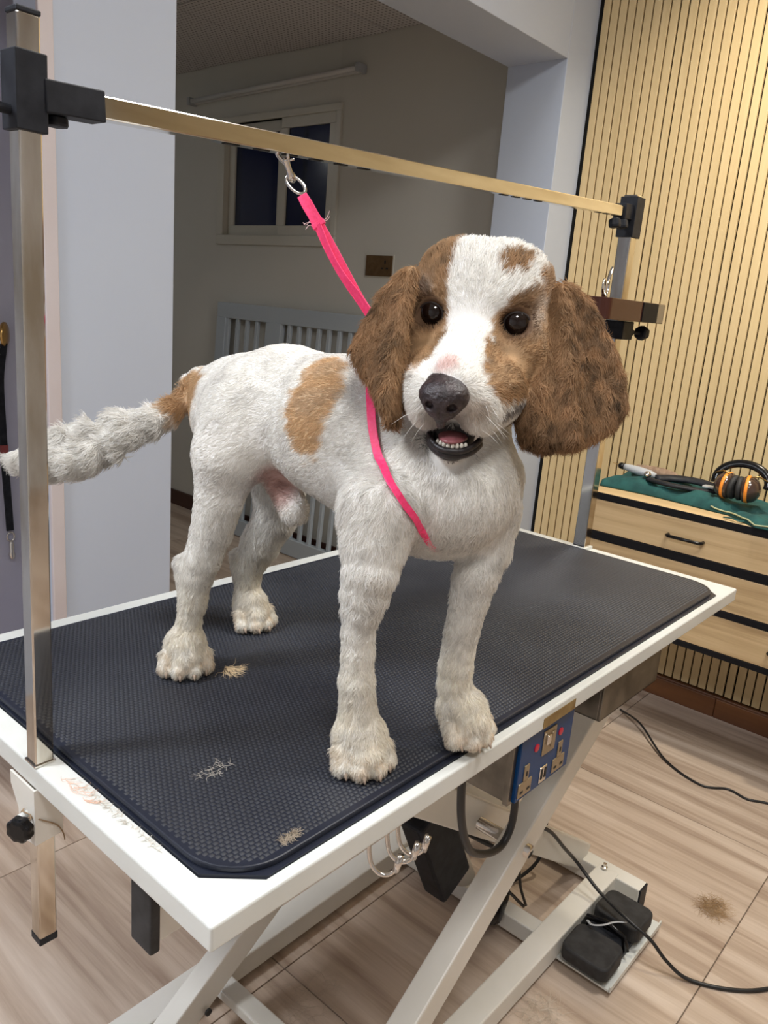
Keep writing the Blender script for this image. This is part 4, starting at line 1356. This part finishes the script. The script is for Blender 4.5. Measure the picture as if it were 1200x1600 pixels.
def regions(P):
    H = (P - HE) @ HM.T
    ear_f = d_ear(P.astype(np.float32), ears[0])
    ear_n = d_ear(P.astype(np.float32), ears[1])
    # skin right next to the ear but on the skull counts as head
    skull = d_ell(P, hw(0, -0.058, 0.010), HM, (0.066, 0.078, 0.060))
    ear = (np.minimum(ear_f, ear_n) < 0.0035) & (skull > 0.003)
    head = (H[:, 1] > -0.11) & (H[:, 2] > -0.135) & (np.abs(H[:, 0]) < 0.095) & (H[:, 1] > -0.055 - 0.5 * np.minimum(H[:, 2] + 0.02, 0)*-1) & ~ear
    tail = (P[:, 1] > 0.432) & (chain_d(P, DOG['tail']) < 0.006)
    leg = (P[:, 2] < 0.985)
    return H, ear, head, tail, leg, np.minimum(ear_f, ear_n)


WHITE = np.array([0.94, 0.92, 0.88])
CREAM = np.array([0.92, 0.86, 0.74])
TAN = np.array([0.58, 0.36, 0.19])
GOLD = np.array([0.70, 0.49, 0.29])
BROWN = np.array([0.30, 0.18, 0.095])
PINK = np.array([0.62, 0.33, 0.29])


def coat(P):
    H, ear, head, tail, leg, dear = regions(P)
    n1 = fnoise(P.astype(np.float32), 0.02, 11)
    n2 = fnoise(P.astype(np.float32), 0.008, 12)
    c = np.tile(WHITE, (len(P), 1))

    def mix(w_, col_):
        nonlocal c
        w_ = np.clip(w_, 0, 1)[:, None]
        c = c * (1 - w_) + col_ * w_
    # creamy legs and feet
    mix(0.75 * sst(0.95, 0.80, P[:, 2]) * (1 + 0.3 * n1), CREAM)
    mix(0.35 * sst(0.812, 0.775, P[:, 2]) * np.clip(n1 + 0.4, 0, 1), TAN)
    # back patch
    d = chain_d(P, DOG['patch_back']) + 0.004 * n1 + 0.002 * n2
    mix(sst(0.010, -0.002, d) * (P[:, 0] < 0.31) * ~ear, GOLD)
    # rump and tail root
    d = np.linalg.norm((P - np.array([0.268, 0.425, 1.10])) * [1.3, 1, 1.0], axis=1) + 0.006 * n1
    mix(sst(0.044, 0.030, d), GOLD * 0.9)
    d = np.linalg.norm(P - np.array([0.275, 0.440, 1.085]), axis=1) + 0.006 * n1
    mix(0.5 * sst(0.030, 0.016, d), TAN)
    # pink skin in the groin
    d = np.linalg.norm((P - np.array([0.280, 0.262, 1.014])), axis=1)
    mix(0.8 * sst(0.036, 0.012, d), PINK * 0.9)
    # faint grey ticking on thighs
    mix(0.18 * sst(0.2, 0.9, fnoise(P.astype(np.float32), 0.05, 21)) * ~head, np.array([0.42, 0.40, 0.38]))
    # rubbed pink skin by the strap
    d = np.linalg.norm(P - np.array([0.222, 0.085, 1.10]), axis=1)
    mix(0.25 * sst(0.045, 0.01, d), PINK)
    # head
    s, f, u = H[:, 0] + 0.0028 * n1, H[:, 1], H[:, 2] + 0.0028 * n2
    tanw = np.zeros(len(P))
    e1 = np.sqrt(((s + 0.058) / 0.036) ** 2 + ((u + 0.004) / 0.046) ** 2)
    tanw = np.maximum(tanw, sst(1.06, 0.92, e1) * (u > -0.050) * (f > -0.065))
    e2 = np.sqrt(((s - 0.054) / 0.035) ** 2 + ((u + 0.014) / 0.048) ** 2)
    tanw = np.maximum(tanw, sst(1.06, 0.92, e2) * (f > -0.08))
    tanw = np.maximum(tanw, sst(-0.022, -0.029, s + 0.05 * np.maximum(u - 0.02, 0)) * sst(-0.005, 0.005, u))
    tanw = np.maximum(tanw, sst(0.054, 0.062, s) * sst(-0.03, -0.01, u))
    tanw = np.maximum(tanw, sst(1.15, 0.75, np.sqrt(((s - 0.031) / 0.017) ** 2 + ((u - 0.053) / 0.010) ** 2)) * (f > -0.08))
    tanw = np.maximum(tanw, 0.9 * sst(-0.070, -0.082, f) * sst(0.04, 0.06, u) * sst(0.0, 0.012, np.abs(s + 0.004)))
    brow = np.maximum(np.exp(-(((s + 0.052) / 0.010) ** 2 + ((u - 0.024) / 0.006) ** 2)), np.exp(-(((s - 0.060) / 0.008) ** 2 + ((u - 0.012) / 0.014) ** 2)))
    tanw = tanw * (1 - 0.4 * brow)
    tcol = TAN * 0.70 * (1 + 0.18 * n1[:, None])
    hm = (head | ((u > 0.0) & (np.abs(s) < 0.1) & (f > -0.16))) & ~ear
    w_ = (tanw * hm)[:, None]
    c = c * (1 - w_) + tcol * w_
    # dark rims round the eyes
    for sg in (-1, 1):
        de = np.linalg.norm(H - np.array([sg * 0.0405, 0.008, 0.0]), axis=1)
        mix(0.8 * sst(0.0195, 0.0150, de), np.array([0.05, 0.028, 0.02]))
        mix(0.35 * sst(0.026, 0.016, de), np.array([0.16, 0.08, 0.04]))
    # nose bridge pink and tan fleck
    d = np.linalg.norm(H - np.array([-0.008, 0.088, -0.033]), axis=1)
    mix(0.75 * sst(0.017, 0.006, d), np.array([0.66, 0.42, 0.38]))
    d = np.linalg.norm(H - np.array([0.023, 0.095, -0.065]), axis=1)
    mix(0.5 * sst(0.013, 0.006, d), TAN * 0.6)
    for fs_, ff_, fu_ in ((-0.026, 0.062, -0.022), (-0.010, 0.072, -0.027), (-0.04, 0.07, -0.05), (0.035, 0.05, -0.05)):
        d = np.linalg.norm(H - np.array([fs_, ff_, fu_]), axis=1)
        mix(0.5 * sst(0.005, 0.002, d), np.array([0.2, 0.15, 0.12]))
    # dark lips
    lip = np.sqrt(((H[:, 0] - 0.003) / 0.030) ** 2 + ((H[:, 2] + 0.105) / 0.0165) ** 2)
    mix(0.95 * sst(1.15, 0.95, lip) * (H[:, 1] > 0.055), np.array([0.022, 0.016, 0.016]))
    mix(0.75 * sst(0.007, 0.002, np.abs(H[:, 2] + 0.088 - 0.35 * np.abs(H[:, 0]))) * (H[:, 1] > 0.0) * (np.abs(H[:, 0]) > 0.020) * (H[:, 1] < 0.075), np.array([0.10, 0.07, 0.06]))
    mix(0.45 * sst(0.028, 0.016, np.linalg.norm(H - np.array([-0.004, 0.100, -0.083]), axis=1)), np.array([0.12, 0.09, 0.07]))
    # ears
    m1 = fnoise(P.astype(np.float32) * np.array([1, 1, 0.5], dtype=np.float32), 0.012, 31)
    m2 = fnoise(P.astype(np.float32), 0.05, 32)
    ec = BROWN * (1.08 + 0.42 * m1[:, None] + 0.25 * m2[:, None])
    lt = np.clip(sst(0.02, 0.05, u) * 0.9 + 0.25 * (m2 > 0.7), 0, 1)[:, None]
    ec = ec * (1 - lt) + (TAN * 0.75) * lt
    for E_, a0, a1, b0 in ((ears[1], -0.014, -0.024, -0.045), (ears[0], 0.006, 0.016, -0.01)):
        q = P - np.array(E_['o'])
        ea, eb = q @ np.array(E_['a1']), q @ np.array(E_['a2'])
        near_ = np.linalg.norm(q, axis=1) < 0.13
        w2 = (0.75 * sst(a0, a1, ea) * sst(b0 - 0.03, b0 + 0.02, eb) * near_)[:, None] if a1 > a0 else (0.75 * sst(-a0, -a1, -ea) * sst(b0 - 0.03, b0 + 0.02, eb) * near_)[:, None]
        ec = ec * (1 - w2) + (TAN * 0.85) * w2
    c = np.where(ear[:, None], ec, c)
    return np.clip(c, 0.004, 0.95)


CV = coat(V) * 0.80  # skin colour darkened to stand in for the fur's self-shadow
dog = thing('dog', (0.29, 0.20, TZ + 0.0075), 'white spaniel-type dog with brown ears and tan patches standing on the table', 'dog')
base = np.array([0.29, 0.20, TZ + 0.0075])
me = bpy.data.meshes.new('body')
me.vertices.add(len(V))
me.vertices.foreach_set('co', (V - base).ravel())
me.loops.add(len(F) * 4)
me.loops.foreach_set('vertex_index', F.ravel())
me.polygons.add(len(F))
me.polygons.foreach_set('loop_start', np.arange(len(F)) * 4)
me.update()
me.validate()
me.polygons.foreach_set('use_smooth', [True] * len(me.polygons))
at = me.color_attributes.new('coat', 'FLOAT_COLOR', 'POINT')
at.data.foreach_set('color', np.concatenate([CV, np.ones((len(CV), 1))], 1).astype(np.float32).ravel())
skin = new_mat('dog_skin', rough=0.8, spec=0.2)
an = skin.node_tree.nodes.new('ShaderNodeAttribute')
an.attribute_name = 'coat'
skin.node_tree.links.new(an.outputs['Color'], skin.node_tree.nodes['Principled BSDF'].inputs['Base Color'])
me.materials.append(skin)
body = bpy.data.objects.new('body', me)
COL.objects.link(body)
body.parent = dog
WORLD_OF[body] = Vector(base)

# ---- fur strands
NH = 330000
tri = np.concatenate([F[:, [0, 1, 2]], F[:, [0, 2, 3]]])
A = V[tri[:, 0]]
B = V[tri[:, 1]]
Cc = V[tri[:, 2]]
area = 0.5 * np.linalg.norm(np.cross(B - A, Cc - A), axis=1)
cen = (A + B + Cc) / 3
Hc = (cen - HE) @ HM.T
den = np.ones(len(tri))
den[(Hc[:, 1] > -0.12) & (Hc[:, 2] > -0.14)] = 1.9
pick = rng.choice(len(tri), NH, p=area * den / (area * den).sum())
r1, r2 = rng.random(NH), rng.random(NH)
fl_ = r1 + r2 > 1
r1[fl_], r2[fl_] = 1 - r1[fl_], 1 - r2[fl_]
R0 = A[pick] + (B[pick] - A[pick]) * r1[:, None] + (Cc[pick] - A[pick]) * r2[:, None]
Hh, ear, head, tail, leg, dear = regions(R0)
# bare areas: eyes, nose, mouth
keep = np.ones(NH, bool)
for sg in (-1, 1):
    keep &= np.linalg.norm(Hh - np.array([sg * 0.0405, 0.008, 0.0]), axis=1) > 0.0156
keep &= np.linalg.norm((Hh - np.array([-0.006, 0.108, -0.060])) / np.array([0.023, 0.024, 0.020]), axis=1) > 1.0
keep &= ~((np.sqrt(((Hh[:, 0] - 0.003) / 0.030) ** 2 + ((Hh[:, 2] + 0.105) / 0.0165) ** 2) < 1.0) & (Hh[:, 1] > 0.050))
keep &= R0[:, 2] > TZ + 0.009
R0, Hh, ear, head, tail, leg = R0[keep], Hh[keep], ear[keep], head[keep], tail[keep], leg[keep]
n = len(R0)
Nn = grad(R0)
flow = np.tile(np.array([0.0, 0.75, -0.55]), (n, 1))
flow[R0[:, 1] < 0.10] = (0.0, 0.15, -1.0)
flow[leg] = (0, 0.1, -1.0)
nz_c = hw(0, 0.135, -0.055)
flow[head] = (R0[head] - nz_c) / np.linalg.norm(R0[head] - nz_c, axis=1, keepdims=True)
cheek = head & (Hh[:, 2] < -0.045)
flow[cheek] = flow[cheek] * 0.8 - HU * 0.6
crown = head & (Hh[:, 2] > 0.02)
flow[ear] = (0, 0, -1.0)
flow[tail] = (-0.6, 0.45, -0.35)
length = np.full(n, 0.0075)
length[leg] = 0.0095
chest = (R0[:, 1] < 0.115) & (R0[:, 2] < 1.12) & (R0[:, 2] > 0.94)
length[chest] = 0.0125
length[R0[:, 2] < 0.83] = 0.0100
length[R0[:, 2] < 0.795] = 0.0065
length[head] = 0.0058 + 0.0085 * sst(0.005, 0.065, Hh[head, 2])
length[head & (Hh[:, 1] > 0.03)] = 0.0062
length[cheek] = 0.010
length[head & (np.abs(Hh[:, 0]) < 0.045) & (np.abs(Hh[:, 2]) < 0.02) & (Hh[:, 1] > -0.02)] = 0.0075
length[ear] = 0.0135
length[tail] = 0.017
length *= rng.uniform(0.65, 1.15, n)
R32 = R0.astype(np.float32)
cn = np.stack([fnoise(R32, 0.022, 41 + k) for k in range(3)], 1)
cn2 = np.stack([fnoise(R32, 0.007, 51 + k) for k in range(3)], 1)
flow = flow / np.linalg.norm(flow, axis=1, keepdims=True)
wav = np.where(leg | ear | tail, 0.40, 0.18)[:, None]
wav = np.where(leg[:, None] | ear[:, None] | tail[:, None], wav, 0.26)
wav[head] = 0.17
wav[leg] = 0.30
wav[chest & ~head & ~ear] = 0.36
flow = flow + cn * wav + cn2 * (wav * 0.85) + rng.normal(size=(n, 3)) * 0.13
T = flow - Nn * (flow * Nn).sum(1, keepdims=True)
T = T / np.maximum(np.linalg.norm(T, axis=1, keepdims=True), 1e-6)
lift = np.where(tail, 0.5, np.where(leg, 0.50, 0.34))
lift = np.where(head, 0.30 + 0.25 * sst(0.01, 0.065, Hh[:, 2]), lift)
lift = np.where(ear, 0.36, lift)
lift = (lift * rng.uniform(0.7, 1.3, n))[:, None]
K = 5
pts = np.zeros((n, K, 3), dtype=np.float32)
side = np.cross(Nn, T)
curl = np.where(leg | tail, 0.17, np.where(ear, 0.2, 0.08))[:, None] * length[:, None]
ph = (fnoise(R32, 0.012, 61) * 3)[:, None] + rng.normal(size=(n, 1)) * 0.5
for k in range(K):
    t = k / (K - 1)
    lf = lift * (1 - 0.55 * t)
    dvec = T * t + Nn * lf * t
    pts[:, k] = R0 - Nn * 0.0006 + dvec * length[:, None] + side * curl * np.sin(4.0 * t + ph) * t
pts[:, :, 2] = np.maximum(pts[:, :, 2], TZ + 0.0082)
HC = coat(R0) * rng.uniform(0.82, 1.08, (n, 1)) * (1 + 0.05 * cn2[:, :1])
HC = np.clip(HC, 0.004, 0.96)
cu = bpy.data.hair_curves.new('fur')
cu.add_curves([K] * n)
cu.attributes['position'].data.foreach_set('vector', (pts - base.astype(np.float32)).reshape(-1))
ra = cu.attributes.get('radius') or cu.attributes.new('radius', 'FLOAT', 'POINT')
rad = np.tile(np.array([0.00024, 0.00024, 0.00021, 0.00015, 0.00004], dtype=np.float32), (n, 1))
rad[tail] *= 1.4
ra.data.foreach_set('value', rad.ravel())
ca_ = cu.attributes.new('coat', 'FLOAT_COLOR', 'CURVE')
ca_.data.foreach_set('color', np.concatenate([HC, np.ones((n, 1))], 1).astype(np.float32).ravel())
fm = new_mat('dog_fur', rough=0.55, spec=0.3)
nt = fm.node_tree
an = nt.nodes.new('ShaderNodeAttribute')
an.attribute_name = 'coat'
nt.links.new(an.outputs['Color'], nt.nodes['Principled BSDF'].inputs['Base Color'])
tr_ = nt.nodes.new('ShaderNodeBsdfTranslucent')
nt.links.new(an.outputs['Color'], tr_.inputs['Color'])
ms = nt.nodes.new('ShaderNodeMixShader')
ms.inputs[0].default_value = 0.38
nt.links.new(nt.nodes['Principled BSDF'].outputs[0], ms.inputs[1])
nt.links.new(tr_.outputs[0], ms.inputs[2])
nt.links.new(ms.outputs[0], nt.nodes['Material Output'].inputs['Surface'])
cu.materials.append(fm)
fur = bpy.data.objects.new('fur', cu)
COL.objects.link(fur)
fur.parent = dog
fur['kind'] = 'stuff'

# ---- eyes
em = new_mat('eye_dark_brown', (0.010, 0.005, 0.004), 0.06)
rimm = new_mat('eye_rim', (0.020, 0.012, 0.010), 0.6)
for sg in (-1, 1):
    c = Vector(hw(sg * 0.0400, -0.0030, 0.000))
    fwd = Vector(HF * 0.97 + HS * sg * 0.22)
    prof = [(-0.0142 * math.cos(a), 0.0142 * math.sin(a)) for a in np.linspace(0.02, math.pi - 0.02, 18)]
    eo = MB().lathe(c, fwd, prof, 28).build('eye', em, dog, smooth=True)
    fw = fwd.normalized()
    sd = fw.cross(Vector(HU)).normalized()
    up2 = sd.cross(fw)
    ring = [c + fw * (0.0086 - 0.0012 * abs(math.cos(a))) + sd * (0.0126 * math.cos(a)) + up2 * (0.0108 * math.sin(a)) for a in np.linspace(0, 2 * math.pi, 33)[:-1]]
    MB().tube(ring, 0.0014, 8, closed=True).build('eyelid', rimm, dog, smooth=True)

# ---- nose, made as its own small surface
lo_b, GS_b, nn_b = lo, GS, nn


def small_sdf(fn, c, ext, gs):
    l0 = np.array(c) - ext
    m_ = np.ceil(2 * np.array(ext) / gs).astype(int) * np.ones(3, int)
    ax = [(l0[k] + gs * np.arange(m_[k])).astype(np.float32) for k in range(3)]
    P = np.stack(np.meshgrid(*ax, indexing='ij'), -1)
    Vv, Ff = surface_nets(fn(P).astype(np.float32))
    return l0 + Vv * gs, Ff


def nose_fn(P):
    d = d_ell(P, hw(-0.006, 0.104, -0.056), HM, (0.0225, 0.018, 0.0155))
    d = smin(d, d_ell(P, hw(-0.006, 0.108, -0.064), HM, (0.0150, 0.014, 0.0130)), 0.006)
    d = smin(d, d_ell(P, hw(-0.006, 0.088, -0.050), HM, (0.0200, 0.02, 0.0135)), 0.006)
    d = smin(d, d_cone(P, hw(-0.006, 0.112, -0.066), hw(-0.006, 0.104, -0.082), 0.0065, 0.004), 0.005)
    for sg in (-1, 1):
        d = -smin(-d, d_ell(P, hw(-0.006 + sg * 0.0105, 0.1215, -0.0635), HM, (0.0048, 0.009, 0.0042)), 0.002)
        d = -smin(-d, d_cone(P, hw(-0.006 + sg * 0.0125, 0.119, -0.066), hw(-0.006 + sg * 0.019, 0.110, -0.0705), 0.0022, 0.0014), 0.0015)
    d = -smin(-d, d_cone(P, hw(-0.006, 0.124, -0.062), hw(-0.006, 0.114, -0.084), 0.0010, 0.0008), 0.0012)
    return d + 0.00025 * fnoise(P, 0.003, 77)


Vn, Fn = small_sdf(nose_fn, hw(-0.006, 0.103, -0.062), 0.034, 0.0009)
nm = add_noise(new_mat('nose_leather', rough=0.35), (0.014, 0.009, 0.011), (0.040, 0.026, 0.028), (120, 120, 120), bump=0.35, bump_scale=900)
MB().add(Vn, [tuple(int(i) for i in f) for f in Fn]).build('nose', nm, dog, smooth=True)

# ---- mouth: dark lining, tongue, lower teeth, lower lip
lipm = add_noise(new_mat('lip_black', rough=0.45), (0.008, 0.006, 0.007), (0.022, 0.015, 0.016), (200, 200, 200), bump=0.4)
arc = [hw(0.003 + 0.0245 * math.sin(a), 0.060 + 0.033 * math.cos(a), -0.1085 + 0.008 * abs(math.sin(a)) ** 3) for a in np.linspace(-1.45, 1.45, 21)]
MB().tube(arc, [0.002] + [0.0030] * 19 + [0.002], 10).build('lower_lip', lipm, dog, smooth=True)
MB().tube([p - HF * 0.003 - HU * 0.0046 for p in arc], [0.002] + [0.0038] * 19 + [0.002], 10).build('lower_lip', lipm, dog, smooth=True)
tm = new_mat('tongue_pink', (0.30, 0.10, 0.11), 0.35)
Vt, Ft = small_sdf(lambda P: d_ell(P, hw(0.002, 0.068, -0.1005), HM, (0.014, 0.026, 0.0045)), hw(0.002, 0.068, -0.1005), 0.032, 0.0015)
MB().add(Vt, [tuple(int(i) for i in f) for f in Ft]).build('tongue', tm, dog, smooth=True)
nailm = new_mat('nail_horn', (0.40, 0.31, 0.24), 0.35)
tooth_m = new_mat('teeth', (0.72, 0.68, 0.60), 0.3)
for k, a in enumerate(np.linspace(-0.70, 0.70, 8)):
    p = hw(0.003 + 0.0200 * math.sin(a), 0.060 + 0.0305 * math.cos(a), -0.1070)
    MB().lathe(p, HU, [(0, 0.0019), (0.0032, 0.0020), (0.0050, 0.0015), (0.0058, 0.0007)], 8).build('tooth', tooth_m, dog, smooth=True)
for nx_, ny_, nz_, dx, dy in NAILS:
    MB().tube([(nx_ - dx * 0.004, ny_ - dy * 0.004, nz_ + 0.002), (nx_ + dx * 0.002, ny_ + dy * 0.002, nz_), (nx_ + dx * 0.0052, ny_ + dy * 0.0052, nz_ - 0.0045)], [0.0026, 0.0022, 0.0008], 8).build('nail', nailm, dog, smooth=True)
# whiskers
wk = MB()
for k in range(26):
    sg = -1 if k % 2 else 1
    s0, f0, u0 = sg * random.uniform(0.012, 0.036), random.uniform(0.05, 0.10), random.uniform(-0.09, -0.055)
    p = hw(s0, f0, u0)
    dv = HS * sg * random.uniform(0.3, 0.9) + HF * random.uniform(0.1, 0.6) - HU * random.uniform(0.2, 0.9)
    dv = dv / np.linalg.norm(dv)
    ln = random.uniform(0.012, 0.026)
    wk.tube([p, p + dv * ln * 0.5, p + dv * ln - HU * 0.003], [0.00022, 0.00016, 0.00004], 4)
wk.build('whiskers', new_mat('whisker', (0.8, 0.78, 0.74), 0.5), dog, kind='stuff')

# ================================================================== LEASH
le = thing('pink_leash', (0.31, 0.25, 1.2), 'bright pink webbing grooming loop clipped to the crossbar and passed round the dog neck', 'leash')


def skin_pt(p, off=0.0042):
    p = np.array(p, dtype=float)
    for _ in range(6):
        q = p[None]
        p = p - grad(q)[0] * samp(q, D)[0] * 0.9
    return p + grad(p[None])[0] * off, grad(p[None])[0]


ringc = Vector((0.3035, 0.2825, 1.3365))
top_pt = Vector((0.343, 0.196, 1.207))
raw = [(0.300, 0.160, 1.160), (0.297, 0.149, 1.141), (0.277, 0.124, 1.113), (0.265, 0.106, 1.091), (0.253, 0.086, 1.071), (0.237, 0.062, 1.056), (0.241, 0.047, 1.042), (0.257, 0.044, 1.026), (0.281, 0.046, 1.007), (0.300, 0.046, 0.990)]
rc = catmull(raw, 4)
sp, su = [], []
for i, p in enumerate(rc):
    t = i / (len(rc) - 1)
    q, nrm = skin_pt(p, 0.0046 - 0.0006 * math.sin(t * 40) if t < 0.70 else 0.0046 - 0.0055 * (t - 0.70) / 0.30)
    sp.append(q)
    su.append(nrm)
noose = MB().ribbon(sp, su, [0.0095 - 0.003 * i / len(sp) for i in range(len(sp))], 0.0016)
noose.build('noose', MT['pink'], le, bevel=0.0004, seg=1)
# upper strap, doubled webbing
dirv = (top_pt - ringc).normalized()
a0 = ringc + dirv * 0.013
viewn = Vector((-0.74, -0.62, 0.1))
m1 = a0 + (top_pt - a0) * 0.24
MB().ribbon([a0, a0 + (m1 - a0) * 0.3, a0 + (m1 - a0) * 0.7, m1], [viewn] * 4, [0.011, 0.0125, 0.0120, 0.0135], 0.0030).build('stitched_end', MT['pink'], le, bevel=0.0006)
MB().ribbon([m1 - dirv * 0.003, m1 + dirv * 0.003], [viewn] * 2, 0.0150, 0.0042).build('strap_fold', MT['pink'], le, bevel=0.0008)
sag = Vector((0.0, 0.0, -0.004))
mid = [m1 + (top_pt - m1) * t + sag * math.sin(math.pi * t) for t in np.linspace(0, 1, 12)]
w_ = [0.0115, 0.0125, 0.0135, 0.014, 0.014, 0.0135, 0.013, 0.012, 0.011, 0.010, 0.010, 0.010]
MB().ribbon(mid, [viewn] * 12, w_, 0.0014).build('strap', MT['pink'], le, bevel=0.0003, seg=1)
sdv = dirv.cross(viewn).normalized()
MB().ribbon([p + sdv * 0.0035 * math.sin(math.pi * min(1, i / 8)) + viewn * 0.0022 for i, p in enumerate(mid)], [viewn + sdv * 0.5] * 12, [0.006 + 0.004 * (i / 11) for i in range(12)], 0.0014).build('strap', MT['pink'], le, bevel=0.0003, seg=1)
# join from the strap end to the noose, behind the ear
e1, e2 = Vector(sp[0]), mid[-1]
MB().ribbon([e2, e2 + (e1 - e2) * 0.5 + Vector((-0.003, 0.004, 0)), e1], [viewn, viewn, Vector(su[0])], 0.0105, 0.0016).build('strap', MT['pink'], le)
tm_ = MB()
for s_ in (1, -1, 1, -1, 1):
    p = m1 - dirv * random.uniform(0.0, 0.010) + sdv * 0.006 * s_
    q = [p, p + sdv * s_ * 0.005 + Vector((0, 0, random.uniform(-0.004, 0.004))), p + sdv * s_ * 0.009 + Vector((0, 0, random.uniform(-0.006, 0.006)))]
    tm_.tube(catmull(q, 4), 0.0004, 5)
tm_.build('loose_threads', MT['thread'], le, kind='stuff')
# D ring, swivel and trigger snap hanging from a slot of the crossbar
ux = Vector((0.66, -0.75, 0))
up_ = (-dirv).normalized()
rp = [ringc + ux * (0.0085 * math.cos(a)) + up_ * (0.0115 * math.sin(a) * (1.0 if math.sin(a) < 0 else 0.9)) for a in np.linspace(0, 2 * math.pi, 29)[:-1]]
MB().tube(rp, 0.0018, 10, closed=True).build('ring', MT['chrome'], le, smooth=True)
c0 = ringc + up_ * 0.0085
hk = Vector((0.281, 0.2805, 1.3665))
hd = (hk - c0).normalized()
MB().lathe(c0, hd, [(-0.006, 0.002), (-0.003, 0.0042), (0.001, 0.0048), (0.004, 0.0040), (0.006, 0.0030), (0.020, 0.0034), (0.022, 0.0026)], 16).build('swivel', MT['chrome'], le, smooth=True)
L2 = (hk - c0).length
kk = L2 / 0.050
hd = hd * kk
hb_ = [c0 + hd * 0.020, c0 + hd * 0.026 + ux * -0.002, c0 + hd * 0.034 + ux * -0.0055, c0 + hd * 0.042 + ux * -0.007, c0 + hd * 0.050 + ux * -0.004, c0 + hd * 0.0525 + ux * 0.0015, c0 + hd * 0.048 + ux * 0.005]
MB().tube(catmull(hb_, 5), 0.0022, 10).build('snap_hook', MT['chrome'], le, smooth=True)
MB().tube([c0 + hd * 0.021 + ux * 0.001, c0 + hd * 0.046 + ux * 0.0045], 0.0018, 10).build('gate', MT['chrome'], le, smooth=True)
MB().tube([c0 + hd * 0.032 + ux * 0.003, c0 + hd * 0.034 + ux * 0.009], 0.0014, 10).build('trigger', MT['chrome'], le, smooth=True)
